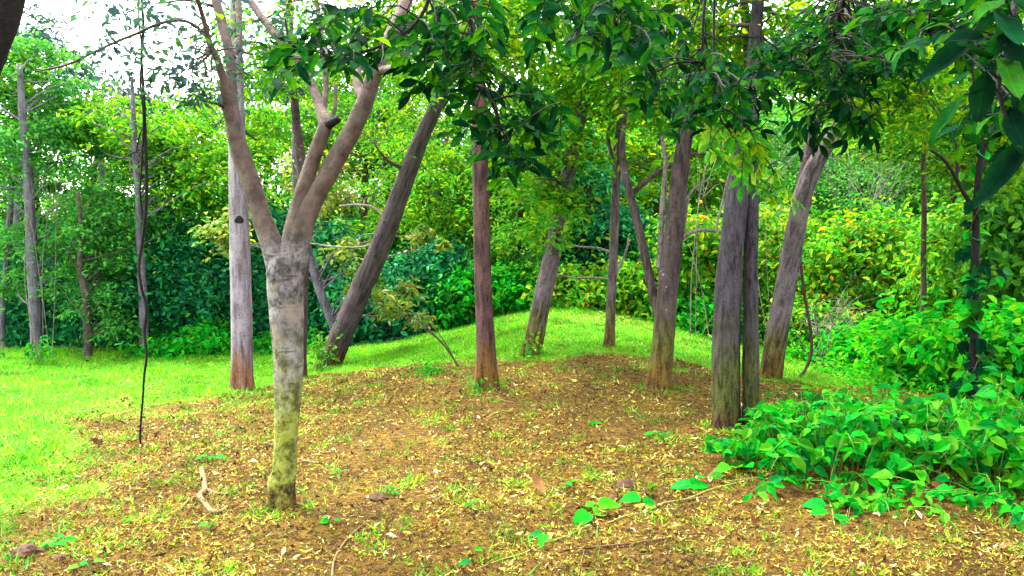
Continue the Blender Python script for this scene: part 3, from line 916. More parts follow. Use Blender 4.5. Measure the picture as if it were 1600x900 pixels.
tree('vine_clad_tree', 'thin dark trunk wrapped in ivy leaves at the right, branching under the canopy', (1521, 672), B_DARK,
     [[(1521, 674, 15), (1520, 620, 14), (1521, 560, 13), (1523, 500, 12), (1523, 430, 12), (1525, 360, 11), (1527, 300, 10), (1532, 250, 9), (1545, 210, 8), (1562, 180, 7), (1575, 120, 6), (1590, 20, 5)]],
     crown=[(1480, 110, .5, 330, 220, 44, 60, 0.26, 0.08), (1560, 250, .6, 140, 150, 14, 50, 0.22, 0.08)], leaf=L_CANOPY, sides=12, seed=53, flare=0.1, extra=B_DARK,
     limbs=[([(1524, 330, 9), (1505, 300, 7, -.05), (1492, 275, 6, -.1), (1475, 250, 5, -.15), (1455, 235, 4, -.2)], B_DARK), ([(1494, 280, 6, -.08), (1496, 255, 5, -.05), (1494, 225, 4, 0)], B_DARK),
            ([(1530, 265, 6), (1550, 245, 5, .1), (1570, 240, 4, .2)], B_DARK)])

# dark trunk that cuts the top left corner
gnt = np.array([-2.9, 2.35, ground_at(-2.9, 2.35)])
t = thing('corner_tree', 'black leaning trunk cutting across the top left corner, close to the viewer', 'tree', gnt)
mb = MB()
pc = [gnt - np.array([0, 0, .1])] + [P(u, v, 2.3) for u, v in ((-260, 520), (-80, 190), (-8, 50), (8, 10), (30, -90), (60, -260))]
cp, cr_ = tube(mb, pc, [.14, .10, .062, .05, .046, .043, .035], 18, 0.05, 0.08, 60, 0.1)
part('trunk', mb, B_DARK, t, True)
mb = MB()
crown_into(mb, clumps(P(20, -330, 2.5), (0.8, 0.6, 0.3), 24), 40, 0.25, 0.06, True)
part('crown', mb, L_CANOPY, t)
for q in (P(60, -5, 2.3), P(95, 5, 2.4), P(130, -15, 2.3)):
    lm = MB()
    tube(lm, [cp[-8], (cp[-8] + q) / 2 + np.array([0, 0, .06]), q], [.012, .006, .002], 5, 0.1)
    part('branch', lm, B_DARK, t, True)


# ------------------------------------------------------------------ trees behind the clearing
def back_tree(name, label, u, v, Y, wpx, path, bark, crown, leaf, group=None, six=False, wid=0.45, flat=0.4):
    g = P(u, v, Y)
    g[2] = ground_at(g[0], g[1])
    t = thing(name, label, 'tree', g, group)
    p, r = px_path([(q[0], q[1], q[2], q[3] if len(q) > 3 else 0) for q in path], Y)
    p = np.vstack([g - np.array([0, 0, .15]), g + np.array([0, 0, 0.02]), p])
    r = np.concatenate([[r[0] * 1.25, r[0] * 1.15], r])
    mb = MB()
    tp, tr = tube(mb, p, r, 10, 0.15, 0.06, int(u), 0.1)
    cm = MB()
    for (cu, cv, dy, w, h, nc, per, cr, L) in crown:
        c, rr = ell(cu, cv, Y + dy, w, h)
        cl = clumps(c, rr, nc, 0.25)
        crown_into(cm, cl, per * (3.0 if leaf is L_FEATHER else 2.2 if leaf not in (L_BLUE, L_PALE) else 1.3), cr * 1.05, L * (0.95 if leaf is L_FEATHER else 1.12 if leaf not in (L_BLUE, L_PALE) else 1.1), True, wid, flat * .75)
        limbs_to(mb, tp, tr, cl[::2], 0.2)
    part('trunk', mb, bark, t, True)
    part('crown', cm, leaf, t)
    return t


back_tree('feathery_tree', 'mauve grey trunk with feathery light green layers at the far left edge', 58, 552, 13.3, 17,
          [(57, 540, 16), (55, 480, 17), (50, 400, 16), (47, 330, 15), (42, 260, 13), (36, 190, 11), (30, 100, 8)], B_LAV,
          [(60, 255, 1.1, 230, 160, 30, 80, .45, .10), (115, 350, .9, 160, 150, 22, 70, .4, .10), (40, 120, 1.0, 170, 120, 18, 60, .4, .11), (10, 400, 1.1, 90, 130, 9, 60, .4, .1)], L_FEATHER)
back_tree('feathery_tree', 'small crooked tree with layered pale green sprays beside the mauve trunk', 138, 560, 13.1, 12,
          [(138, 545, 11), (136, 500, 12), (133, 455, 11), (125, 420, 9), (128, 370, 7), (122, 300, 5)], B_LIMB,
          [(145, 400, .5, 140, 190, 22, 60, .36, .10), (180, 330, .6, 120, 110, 13, 60, .36, .10), (150, 500, 0, 90, 90, 9, 60, .3, .09)], L_FEATHER)
back_tree('tall_slim_tree', 'tall slim pale trunk rising bare behind the hanging vine', 225, 562, 13.4, 13,
          [(225, 545, 14), (224, 480, 13), (221, 420, 12), (218, 370, 11), (216, 310, 9), (211, 250, 8), (209, 190, 7), (206, 120, 5)], B_LAV,
          [(215, 200, 1.3, 250, 110, 26, 90, .45, .11), (285, 230, .9, 180, 150, 24, 80, .45, .10), (330, 270, .9, 140, 120, 14, 80, .45, .1)], L_LIME)
back_tree('ash_tree', 'sparse grey green treetop against the white sky at upper left', 20, 530, 17, 10,
          [(20, 500, 12), (25, 350, 11), (28, 220, 9), (40, 120, 6)], B_LAV,
          [(60, 90, 0, 190, 150, 26, 60, .5, .13), (20, 60, 0, 110, 120, 12, 70, .5, .13)], L_BLUE)
back_tree('ash_tree', 'thin blue green treetop fading into the sky above the layered sprays', 165, 530, 19, 10,
          [(165, 500, 12), (162, 350, 11), (158, 250, 9), (150, 150, 6)], B_LAV,
          [(140, 160, 0, 210, 120, 26, 55, .5, .13), (220, 160, 0, 120, 70, 9, 40, .4, .12), (90, 190, 0, 130, 100, 14, 60, .5, .13)], L_BLUE)
back_tree('lime_tree', 'bright lime young treetop at the left edge below the sky', 5, 540, 14.5, 9,
          [(4, 500, 9), (15, 350, 9), (22, 200, 7), (30, 110, 4)], B_LAV,
          [(35, 130, 0, 110, 140, 16, 60, .34, .12)], L_LIME, six=True)
back_tree('lavender_leaning_tree', 'thin lavender trunk leaning left beyond the forked tree, hung with pale drooping leaves', 530, 530, 12.4, 15,
          [(524, 520, 14), (514, 490, 15), (500, 455, 15), (490, 420, 14), (478, 380, 13), (468, 330, 12), (462, 270, 11), (460, 200, 9), (458, 150, 7)], B_LAV,
          [(590, 450, -.4, 130, 100, 9, 55, .17, .10), (560, 400, -.2, 90, 90, 5, 50, .16, .10), (680, 370, 0, 80, 70, 5, 50, .15, .1), (500, 280, .4, 110, 130, 10, 70, .3, .09), (645, 490, -.4, 60, 40, 3, 40, .12, .09), (365, 365, -.2, 80, 80, 7, 60, .17, .11)], L_PALE, six=True, wid=0.55, flat=0.9)
back_tree('dark_stem_tree', 'dark crooked stem in deep shade left of the straight grey trunk', 345, 540, 15.5, 12,
          [(345, 500, 11), (340, 430, 11), (335, 350, 11), (322, 300, 10), (315, 262, 8), (318, 200, 6)], B_DARK,
          [(310, 230, .5, 180, 110, 18, 80, .5, .10), (390, 200, .8, 160, 130, 18, 80, .5, .1)], L_LIME)
back_tree('broad_green_tree', 'broad bright green crown behind the leaning trunk', 690, 540, 16.5, 14,
          [(690, 500, 13), (685, 420, 12), (680, 350, 11), (690, 280, 8), (700, 200, 6)], B_TWIG,
          [(680, 300, 0, 200, 190, 34, 110, .55, .11), (620, 360, 0, 120, 120, 12, 90, .45, .11), (720, 380, .2, 120, 150, 14, 90, .45, .1)], L_LIME)
back_tree('broad_green_tree', 'medium green crown filling the gap right of the central trunk', 800, 520, 16, 12,
          [(800, 490, 12), (805, 420, 11), (812, 350, 10), (815, 260, 7)], B_TWIG,
          [(810, 260, 0, 170, 200, 30, 100, .5, .11), (800, 400, -.5, 150, 130, 16, 90, .42, .1)], L_MID)
back_tree('broad_green_tree', 'deep green glossy crown behind the thinnest trunk', 905, 520, 16, 12,
          [(905, 490, 12), (908, 420, 11), (915, 350, 10), (925, 280, 7)], B_TWIG,
          [(925, 340, 0, 150, 170, 28, 100, .5, .12), (880, 250, .6, 180, 160, 20, 90, .5, .12)], L_TEAL, six=True)
back_tree('broad_green_tree', 'tall yellow green crown behind the lichened trunk', 1035, 520, 18, 12,
          [(1035, 490, 12), (1030, 400, 11), (1025, 300, 9), (1030, 200, 6)], B_TWIG,
          [(1020, 240, 0, 230, 190, 34, 100, .6, .12), (1100, 260, .5, 190, 200, 30, 100, .6, .12), (960, 200, 1, 180, 160, 18, 90, .6, .12)], L_YELLOW)
back_tree('broad_green_tree', 'grey green feathery crown above the yellow bushes at right', 1330, 520, 18.5, 12,
          [(1330, 490, 12), (1335, 420, 11), (1340, 330, 10), (1350, 240, 6)], B_TWIG,
          [(1330, 280, 0, 260, 150, 36, 100, .6, .12), (1430, 270, 0, 170, 190, 26, 100, .6, .12), (1230, 240, 1, 170, 190, 24, 90, .6, .12)], L_FEATHER)
back_tree('broad_green_tree', 'lime crown glowing through the canopy near the right edge', 1500, 520, 15, 12,
          [(1500, 490, 12), (1495, 400, 11), (1490, 300, 9), (1490, 200, 6)], B_TWIG,
          [(1470, 170, 0, 260, 230, 40, 100, .5, .11), (1560, 300, 0, 160, 240, 26, 100, .5, .11), (1390, 130, .5, 190, 200, 26, 90, .5, .11)], L_LIME)
back_tree('broad_green_tree', 'olive crown behind the top of the leaning trunk', 560, 540, 19, 12,
          [(560, 500, 12), (565, 400, 11), (570, 300, 9), (575, 180, 6)], B_TWIG,
          [(560, 220, 0, 230, 190, 34, 100, .6, .12), (470, 200, .5, 190, 160, 26, 90, .6, .12), (660, 170, .5, 190, 160, 24, 90, .6, .12)], L_MID)


FAR = ('at the far left edge behind the mauve trunk', 'between the mauve trunk and the crooked small tree', 'behind the crooked small tree', 'behind the tall slim trunk',
       'left of the straight smooth trunk', 'behind the fork of the forked tree', 'right of the forked tree', 'behind the top of the leaning trunk', 'just left of the central trunk',
       'just right of the central trunk', 'behind the thinnest trunk', 'behind the lichened trunk', 'behind the twin trunks', 'behind the right leaning trunk', 'above the large yellow bush',
       'behind the thin dark pole', 'at the far right edge')
for k, (u, top, Y, w, lf) in enumerate(((-30, 150, 24, 190, L_MID), (60, 175, 25, 190, L_FEATHER), (150, 185, 24, 190, L_MID), (245, 175, 25, 190, L_FEATHER), (330, 165, 24, 190, L_MID), (420, 120, 25, 220, L_LIME),
                                        (510, 40, 24, 250, L_MID), (610, 0, 25, 250, L_LIME), (720, -20, 24, 250, L_MID), (830, 30, 25, 250, L_LIME), (940, 70, 24, 250, L_MID), (1050, 110, 25, 250, L_LIME), (1160, 70, 24, 250, L_MID),
                                        (1270, 0, 25, 250, L_FEATHER), (1390, -20, 24, 250, L_LIME), (1510, -20, 25, 250, L_MID), (1630, -20, 24, 250, L_LIME))):
    cy = [top + 75, top + 200, top + 330]
    back_tree('far_tree', 'tall tree of the far row ' + FAR[k], u, 520, Y, 12,
              [(u, 480, 12), (u + 6, 400, 11), (u - 4, 300, 9), (u, top + 60, 6)], B_TWIG,
              [(u, y, 0, w * (0.8 if q == 0 else 1.0), 170, 22, 60, .7, .17) for q, y in enumerate(cy) if y < 520], lf, 'far trees closing the view')


# ------------------------------------------------------------------ bushes behind the clearing
def bush(name, label, u, v, Y, w, h, leaf, n=3800, L=0.08, cat='bush', group=None, six=False, flowers=0, stem=B_TWIG, nstem=9, shellmin=0.7, depth=None, wid=0.5):
    c, r = ell(u, v, Y, w, h, depth)
    g = np.array([c[0], c[1], ground_at(c[0], c[1])])
    t = thing(name, label, cat, g, group)
    sm = MB()
    nc = max(8, int(n / 110))
    d = unit(rng.normal(size=(nc, 3)) * np.array([1, 1, 0.9]) + np.array([0, -0.35, 0.25]))
    k = rng.uniform(shellmin, 1.0, size=(nc, 1))
    cl = c + d * k * r
    cl[:, 2] = np.maximum(cl[:, 2], terrain(cl[:, 0], cl[:, 1]) + 0.05)
    mb = MB()
    cs = 0.22 * float(np.mean(r)) + 0.08
    for q in cl:
        m = int(n * (.72 if n > 1000 else 1) / nc * rng.uniform(0.5, 1.5))
        C = q + rng.normal(size=(m, 3)) * cs * np.array([1, 1, .6]) * rng.uniform(.6, 1.3)
        C[:, 2] = np.maximum(C[:, 2], terrain(C[:, 0], C[:, 1]) + 0.02)
        out = unit((C - c) / r)
        add_leaves(mb, C, L * (1.5 if n > 1000 else 1) * rng.uniform(0.5, 1.25, m), wid, 0.35, 0.55, True, up=out * 0.7 + np.array([0, 0, 0.7]))
    for q in cl[:nstem]:
        b = g + np.array([rng.uniform(-.35, .35) * r[0], rng.uniform(-.3, .3) * r[1], 0])
        b[2] = ground_at(b[0], b[1]) - 0.05
        mid = (b + q) / 2 + rng.normal(size=3) * 0.1 * np.mean(r)
        tube(sm, [b, mid, q], [.018, .012, .004], 5, 0.3)
    part('stems', sm, stem, t, True)
    part('foliage', mb, leaf, t)
    if flowers:
        fm = MB()
        d = unit(rng.normal(size=(flowers, 3)) + np.array([0, -0.9, 0.3]))
        C = c + d * r * rng.uniform(0.85, 1.06, size=(flowers, 1))
        C[:, 2] = np.maximum(C[:, 2], terrain(C[:, 0], C[:, 1]) + 0.1)
        add_leaves(fm, np.repeat(C[::2], 3, 0) + rng.normal(size=(len(C[::2]) * 3, 3)) * 0.02, 0.08, 0.8, 0, 1.0)
        part('blossoms', fm, L_GOLD, t)
    return t


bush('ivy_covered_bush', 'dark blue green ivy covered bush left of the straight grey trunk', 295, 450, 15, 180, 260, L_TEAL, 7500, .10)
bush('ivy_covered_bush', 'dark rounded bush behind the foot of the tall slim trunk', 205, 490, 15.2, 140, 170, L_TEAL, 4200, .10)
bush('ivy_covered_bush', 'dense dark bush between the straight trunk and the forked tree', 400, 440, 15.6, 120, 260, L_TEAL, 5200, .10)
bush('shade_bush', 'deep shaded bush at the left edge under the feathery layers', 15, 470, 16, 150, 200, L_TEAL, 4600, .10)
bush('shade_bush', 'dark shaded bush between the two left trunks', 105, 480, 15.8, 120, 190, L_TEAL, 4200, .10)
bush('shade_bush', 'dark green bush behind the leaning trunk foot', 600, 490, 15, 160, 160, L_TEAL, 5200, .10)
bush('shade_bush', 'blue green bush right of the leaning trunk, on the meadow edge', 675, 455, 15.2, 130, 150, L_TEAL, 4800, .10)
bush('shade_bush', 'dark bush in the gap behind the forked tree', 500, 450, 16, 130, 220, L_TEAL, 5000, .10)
bush('low_bush', 'low leafy green bush at the meadow edge left of the straight trunk', 300, 540, 13.6, 150, 50, L_NEON, 2400, .08)
bush('low_bush', 'low green weeds at the meadow edge between the straight and forked trunks', 440, 543, 13.8, 110, 36, L_NEON, 1500, .07)
bush('low_bush', 'bright green bush directly behind the central trunk', 740, 470, 14.6, 110, 110, L_NEON, 3600, .09)
bush('low_bush', 'glossy green bush between central and tilted trunks', 800, 465, 14.6, 100, 100, L_NEON, 3400, .10)
bush('yellow_bush', 'yellow green bush behind the tilted trunk, dotted with yellow blooms', 880, 465, 14.4, 130, 80, L_YELLOW, 3600, .09, flowers=30)
bush('yellow_bush', 'yellow flowering bush just right of the thinnest trunk', 985, 455, 14.4, 110, 110, L_YELLOW, 3600, .09, flowers=50)
bush('yellow_bush', 'golden green bush showing between lichened and twin trunks', 1090, 420, 14.2, 120, 200, L_YELLOW, 6000, .09, flowers=60)
bush('yellow_bush', 'tall golden bush right of the twin trunks with orange blooms', 1210, 420, 14.0, 120, 220, L_YELLOW, 6000, .09, flowers=60)
bush('yellow_bush', 'large rounded yellow bush with orange blossoms right of the leaning trunk', 1345, 430, 12.8, 190, 190, L_YELLOW, 9000, .085, flowers=130)
bush('yellow_bush', 'low yellow green thicket with a tangle of stems under the large yellow bush', 1300, 510, 12.4, 150, 100, L_LIME, 4000, .08, flowers=30, nstem=20)
bush('green_bush', 'green bush behind the lichened trunk foot', 1085, 495, 13.6, 110, 60, L_NEON, 2400, .08)
bush('green_bush', 'leafy lime bush behind the thin pole', 1450, 455, 11.5, 120, 120, L_LIME, 4200, .085, flowers=20)
bush('green_bush', 'dense green bush right of the thin pole', 1505, 420, 10.5, 120, 190, L_LIME, 5000, .085)
bush('green_bush', 'dark leafy bush filling the right edge behind the ivy clad trunk', 1600, 400, 9.0, 130, 280, L_MID, 5500, .09, six=True)
bush('weed_patch', 'bright green weeds below the large yellow bush', 1370, 545, 11.0, 190, 50, L_WEED, 3000, .08)
bush('weed_patch', 'vivid green knee high weeds at the foot of the thin pole', 1460, 555, 9.0, 170, 110, L_WEED, 4600, .085)
bush('weed_patch', 'vivid green weeds at the right edge behind the ivy clad trunk', 1580, 560, 7.4, 170, 140, L_WEED, 4200, .085, six=True)
bush('weed_patch', 'bright green weeds behind the right leaning trunk', 1250, 545, 12.2, 110, 40, L_WEED, 1500, .07)
bush('small_plant', 'leafy green sapling at the foot of the leaning trunk', 497, 552, float(G(505, 578)[1]) - .1, 34, 70, L_MID, 170, .085, 'plant', six=True, nstem=5, stem=STEM_GREEN)
bush('small_plant', 'small bright green plant by the mauve trunk at far left', 64, 553, 12.2, 40, 34, L_NEON, 140, .10, 'plant', six=True, nstem=5, stem=STEM_GREEN)
bush('small_plant', 'round bright green weed between leaning and central trunks', 677, 575, float(G(677, 581)[1]), 34, 11, L_NEON, 260, .045, 'plant', six=True, nstem=4, stem=STEM_GREEN)
bush('small_plant', 'tiny green weed at the foot of the central trunk', 746, 603, float(G(745, 609)[1]) - .05, 26, 14, L_NEON, 70, .05, 'plant', six=True, nstem=3, stem=STEM_GREEN)
bush('small_plant', 'little green sprout on the foot of the tilted trunk', 826, 537, float(G(829, 553)[1]) - .2, 30, 26, L_LIME, 80, .07, 'plant', six=True, nstem=3, stem=STEM_GREEN)


# far wood and undergrowth: masses
def masses():
    mb = MB()
    n = 50000
    x = rng.uniform(-34, 40, n)
    y = rng.uniform(21, 62, n)
    h = 1.6 * (1 + fbm(x * 0.25, y * 0.25, 0, 71, 3) * 1.6)
    z = terrain(x, y) + np.clip(h, 0.1, 4) * rng.uniform(0.5, 1, n) ** 0.5
    add_leaves(mb, np.stack([x, y, z], 1), rng.uniform(0.2, 0.5, n), 0.5, 0.3, 0.6, up=np.array([0, -0.6, 0.6]))
    o = part('far_wood', mb, L_MID, None, kind='stuff')
    o['label'] = 'dense far wood closing the view behind the bushes'
    mb = MB()
    n = 60000
    x = rng.uniform(-15, 17, n)
    y = rng.uniform(15.5, 23, n)
    h = np.clip(1.0 + 1.6 * fbm(x * 0.6, y * 0.6, 0, 77, 3), 0.15, 3) * sstep(15, 18.5, y) * 1.6 + 0.15
    z = terrain(x, y) + h * rng.uniform(0.2, 1, n) ** 0.6
    add_leaves(mb, np.stack([x, y, z], 1), rng.uniform(0.09, 0.2, n), 0.5, 0.3, 0.6, up=np.array([0, -0.6, 0.6]))
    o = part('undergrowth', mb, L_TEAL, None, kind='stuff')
    o['label'] = 'dark undergrowth in the shade behind the clearing'
    mb = MB()
    n = 14000
    x = rng.uniform(3.5, 9, n)
    y = rng.uniform(5.6, 13, n)
    keep = (x > 3.1 + 0.16 * (y - 5) + 0.3 * fbm(x, y, 0, 5, 2)) & (rng.uniform(0, 1, n) < 0.55 + fbm(x * 1.5, y * 1.5, 0, 8, 2))
    x, y = x[keep], y[keep]
    z = terrain(x, y) + rng.uniform(0.02, 0.22, len(x))
    add_leaves(mb, np.stack([x, y, z], 1), rng.uniform(0.03, 0.075, len(x)), 0.55, 0.2, 0.5, True)
    o = part('ground_cover', mb, L_WEED, None, kind='stuff')
    o['label'] = 'bright green creeping ground cover under the shrubs at right'


masses()

# ------------------------------------------------------------------ leaf blades that can be told apart
SH_SHADE = [leaf_shape('leaf_blade_shade', L_SHADE, 0.42, seed=i, curl=.1 + .12 * i) for i in range(4)]
SH_CANOPY = [leaf_shape('leaf_blade_canopy', L_LIME, 0.44, seed=10 + i, curl=.1 + .12 * i) for i in range(3)]
SH_NARROW = [leaf_shape('leaf_blade_narrow', L_SHADE, 0.34, seed=20 + i, curl=.08 + .1 * i) for i in range(3)]
SH_BIG = [leaf_shape('leaf_blade_big', L_SHADE, 0.5, seed=30 + i, curl=.08 + .08 * i) for i in range(3)]
SH_NEON = [leaf_shape('leaf_blade_bright', L_NEON, 0.66, seed=40 + i, curl=.1 + .12 * i, heart=True) for i in range(4)]
SH_IVY = [leaf_shape('leaf_blade_ivy', L_SHADE, 0.75, seed=50 + i, curl=.1 + .12 * i, heart=True) for i in range(3)]
SH_DEAD = [leaf_shape('leaf_blade_dead', L_DEAD, 0.6, seed=60 + i, curl=-.5 - .2 * i, fold=.5) for i in range(3)]
SH_DRY = [leaf_shape('leaf_blade_dry', L_DRY, 0.4, seed=70 + i, curl=-.25, fold=.4) for i in range(3)]


def sprays(t, shapes, centres, Y, Lpx, per=8, spread=1.0, jitter=0.35, droop=0.35, spine=None, twig_mat=None, cap=300, stuff_mat=None, anchor=None, wid=.42):
    """compound leaf sprays: each a rachis with leaflets left and right, every leaflet an object of its own"""
    mbx = MB()
    cnt = 0
    for (u, v) in centres:
        y = Y + rng.normal(0, jitter)
        c = P(u, v, y)
        sc = np.dot(c - CAM, FWD) / F
        L = Lpx * sc
        a = anchor if anchor is not None else (u, v - 200)
        ang = math.atan2(-(v - a[1]), (u - a[0])) + rng.normal(0, 0.7)
        d = np.array([math.cos(ang), rng.normal(0, .6), math.sin(ang) * 0.4 - droop * .7])
        d = unit(d)
        ln = L * per * 0.27 * spread
        s0 = c - d * ln * 0.5
        s1 = c + d * ln * 0.5
        mid = (s0 + s1) / 2 + np.array([0, 0, 0.1 * ln])
        if spine is not None:
            tw = MB()
            j = int(np.argmin(np.linalg.norm(spine - (s0 + np.array([0, 0, .12])), axis=1)))
            tube(tw, [spine[j], (spine[j] + s0) / 2 + np.array([0, 0, .03]), s0, mid, s1], [.004, .0035, .003, .0022, .0012], 4, 0.1)
            part('twig', tw, twig_mat, t, True)
        side = unit(np.cross(d, [0, 0, 1.0]) + rng.normal(size=3) * 0.25)
        nrm = unit(np.cross(side, d) * (1 if np.cross(side, d)[2] > 0 else -1) + rng.normal(size=3) * 0.25)
        for j in range(per):
            f = (j // 2 + 0.6) / (per / 2)
            base = s0 * (1 - f) ** 2 + 2 * mid * f * (1 - f) + s1 * f * f
            sg = 1 if j % 2 else -1
            ax = unit(d * 0.55 + side * sg * 0.9 + np.array([0, 0, -droop * 0.6]) + rng.normal(size=3) * 0.2) if j < per - 1 else d
            nn = nrm + rng.normal(size=3) * 0.3
            s = L * rng.uniform(0.75, 1.15)
            if cnt < cap:
                placed('leaf', shapes[int(rng.integers(len(shapes)))], t, frame(base, ax, nn, s))
                cnt += 1
            else:
                add_leaves(mbx, (base + ax * s * .5)[None], [s], wid, 0.1, 0.3, True, axis=ax[None], up=nn[None])
    if mbx.n:
        part('leaves', mbx, stuff_mat, t, kind='stuff')
    return cnt


def bough(name, label, shapes, centres, Y, Lpx, root, spine, per=8, stuff_mat=None, droop=.12, jitter=.35, width=.012, wid=.42, cap=300, bark=B_DARK, more=1):
    """a hanging bough: a woody stem that comes in from above the frame, with sprays of leaves"""
    b = P(root[0], root[1], Y)
    t = thing(name, label, 'branch', b)
    sm = MB()
    pts = np.array([b] + [P(u, v, Y + dy) for (u, v, dy) in spine])
    tube(sm, pts, np.linspace(width, width * 0.25, len(pts)), 8, 0.08, 0.05)
    q, _ = resample(pts, np.ones(len(pts)), 0.1)
    part('stem', sm, bark, t, True)
    centres = list(centres) + [(u + rng.normal(0, 16), v + rng.normal(0, 12)) for (u, v) in centres][::more]
    sprays(t, shapes, centres, Y, Lpx, per, 1, jitter, droop, q, bark, cap, stuff_mat, (root[0], root[1] + 60), wid)
    return t


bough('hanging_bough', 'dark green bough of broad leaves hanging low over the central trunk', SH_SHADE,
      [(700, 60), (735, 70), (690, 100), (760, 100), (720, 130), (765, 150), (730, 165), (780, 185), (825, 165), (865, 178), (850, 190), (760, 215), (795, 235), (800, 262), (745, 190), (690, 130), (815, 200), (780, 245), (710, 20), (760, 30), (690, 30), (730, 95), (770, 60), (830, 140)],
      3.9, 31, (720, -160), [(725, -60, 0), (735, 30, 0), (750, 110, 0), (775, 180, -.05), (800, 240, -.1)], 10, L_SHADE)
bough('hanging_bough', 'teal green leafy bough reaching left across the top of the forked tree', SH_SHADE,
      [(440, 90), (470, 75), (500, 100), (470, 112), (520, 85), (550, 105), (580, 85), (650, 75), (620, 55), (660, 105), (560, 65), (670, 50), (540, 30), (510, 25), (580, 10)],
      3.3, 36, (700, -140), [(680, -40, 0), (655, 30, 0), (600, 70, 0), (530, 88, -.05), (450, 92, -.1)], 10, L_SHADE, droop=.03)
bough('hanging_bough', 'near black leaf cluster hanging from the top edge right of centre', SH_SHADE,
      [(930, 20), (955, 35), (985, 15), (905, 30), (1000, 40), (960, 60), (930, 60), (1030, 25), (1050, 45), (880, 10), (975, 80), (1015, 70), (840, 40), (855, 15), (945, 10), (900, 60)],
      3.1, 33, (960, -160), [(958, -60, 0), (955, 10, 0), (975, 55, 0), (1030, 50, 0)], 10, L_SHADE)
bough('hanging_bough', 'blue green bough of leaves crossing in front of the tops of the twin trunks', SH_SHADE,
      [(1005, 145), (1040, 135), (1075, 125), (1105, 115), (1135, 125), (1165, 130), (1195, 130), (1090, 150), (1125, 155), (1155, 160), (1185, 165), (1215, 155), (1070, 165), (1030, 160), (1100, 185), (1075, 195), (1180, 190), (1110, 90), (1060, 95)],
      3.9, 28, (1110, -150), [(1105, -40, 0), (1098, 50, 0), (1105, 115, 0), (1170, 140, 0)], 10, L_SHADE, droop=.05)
bough('hanging_bough', 'lime green drooping spray in front of the twin trunks', SH_CANOPY,
      [(1150, 225), (1175, 240), (1160, 262), (1190, 258), (1210, 275), (1185, 285), (1222, 292), (1140, 205), (1175, 215)],
      4.1, 25, (1120, -120), [(1115, 60, 0), (1120, 170, 0), (1150, 215, 0), (1200, 262, 0)], 9, L_LIME, droop=.5, jitter=.15, width=.008)
cF3 = [(1295 + 115 * math.cos(a) * r, 88 + 52 * math.sin(a) * r) for a, r in zip(rng.uniform(0, 6.28, 60), rng.uniform(0, 1, 60) ** .5)]
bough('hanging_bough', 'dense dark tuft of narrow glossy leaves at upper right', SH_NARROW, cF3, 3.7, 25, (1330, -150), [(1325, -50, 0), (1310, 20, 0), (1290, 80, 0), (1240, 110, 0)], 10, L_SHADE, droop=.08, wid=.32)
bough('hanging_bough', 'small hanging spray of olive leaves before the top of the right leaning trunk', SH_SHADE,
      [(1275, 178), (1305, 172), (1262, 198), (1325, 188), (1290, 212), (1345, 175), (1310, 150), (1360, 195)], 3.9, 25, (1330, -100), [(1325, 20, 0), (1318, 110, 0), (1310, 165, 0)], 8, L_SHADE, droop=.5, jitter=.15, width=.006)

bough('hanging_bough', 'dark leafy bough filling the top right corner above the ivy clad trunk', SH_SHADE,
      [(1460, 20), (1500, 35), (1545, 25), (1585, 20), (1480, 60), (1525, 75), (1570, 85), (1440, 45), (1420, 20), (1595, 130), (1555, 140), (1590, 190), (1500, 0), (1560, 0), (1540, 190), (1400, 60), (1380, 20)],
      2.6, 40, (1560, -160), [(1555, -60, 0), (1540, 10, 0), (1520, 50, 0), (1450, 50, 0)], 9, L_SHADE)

# large single leaves at the right edge, close to the viewer
b = P(1600, -120, 1.75)
t = thing('big_leaf_bough', 'bough of very large dark leaves hanging at the right edge, nearest of all', 'branch', b)
sm = MB()
sp = np.array([b, P(1590, -20, 1.75), P(1575, 60, 1.72), P(1560, 140, 1.7), P(1590, 230, 1.68)])
tube(sm, sp, [.009, .008, .006, .005, .003], 8, 0.05, 0.04)
q, _ = resample(sp, np.ones(len(sp)), 0.03)
BIG = [((1532, 48), (1430, 130), 34), ((1540, 112), (1528, 190), 40), ((1508, 148), (1445, 220), 22), ((1602, 215), (1522, 325), 36), ((1555, 20), (1600, 60), 50), ((1560, 50), (1610, 110), 46), ((1545, 95), (1500, 60), 40),
       ((1580, 130), (1620, 190), 50), ((1570, 0), (1520, 20), 34), ((1540, 60), (1480, 60), 30), ((1590, 150), (1570, 210), 36), ((1585, 30), (1545, 90), 36), ((1610, 20), (1560, -20), 44), ((1560, 90), (1600, 140), 40), ((1575, 170), (1610, 240), 40)]
for k, (a, e, w) in enumerate(BIG):
    dz = rng.normal(0, .05)
    pa, pe = P(a[0], a[1], 1.7), P(e[0], e[1], 1.66 + dz)
    ax = pe - pa
    s = np.linalg.norm(ax)
    nn = np.array([rng.normal(0, .3), -0.75 + rng.normal(0, .25), 0.7])
    m = frame(pa, ax, nn, s)
    wl = (w * np.dot(pa - CAM, FWD) / F) / (0.5 * s)
    m = m @ Matrix.Diagonal((1, wl, 1, 1))
    placed('leaf', SH_BIG[k % 3], t, m)
    j = int(np.argmin(np.linalg.norm(q - pa, axis=1)))
    tube(sm, [q[j], (q[j] + pa) / 2 + np.array([0, 0, .01]), pa], [.0028, .002, .0018], 5, 0.04)
part('stem', sm, B_DARK, t, True)

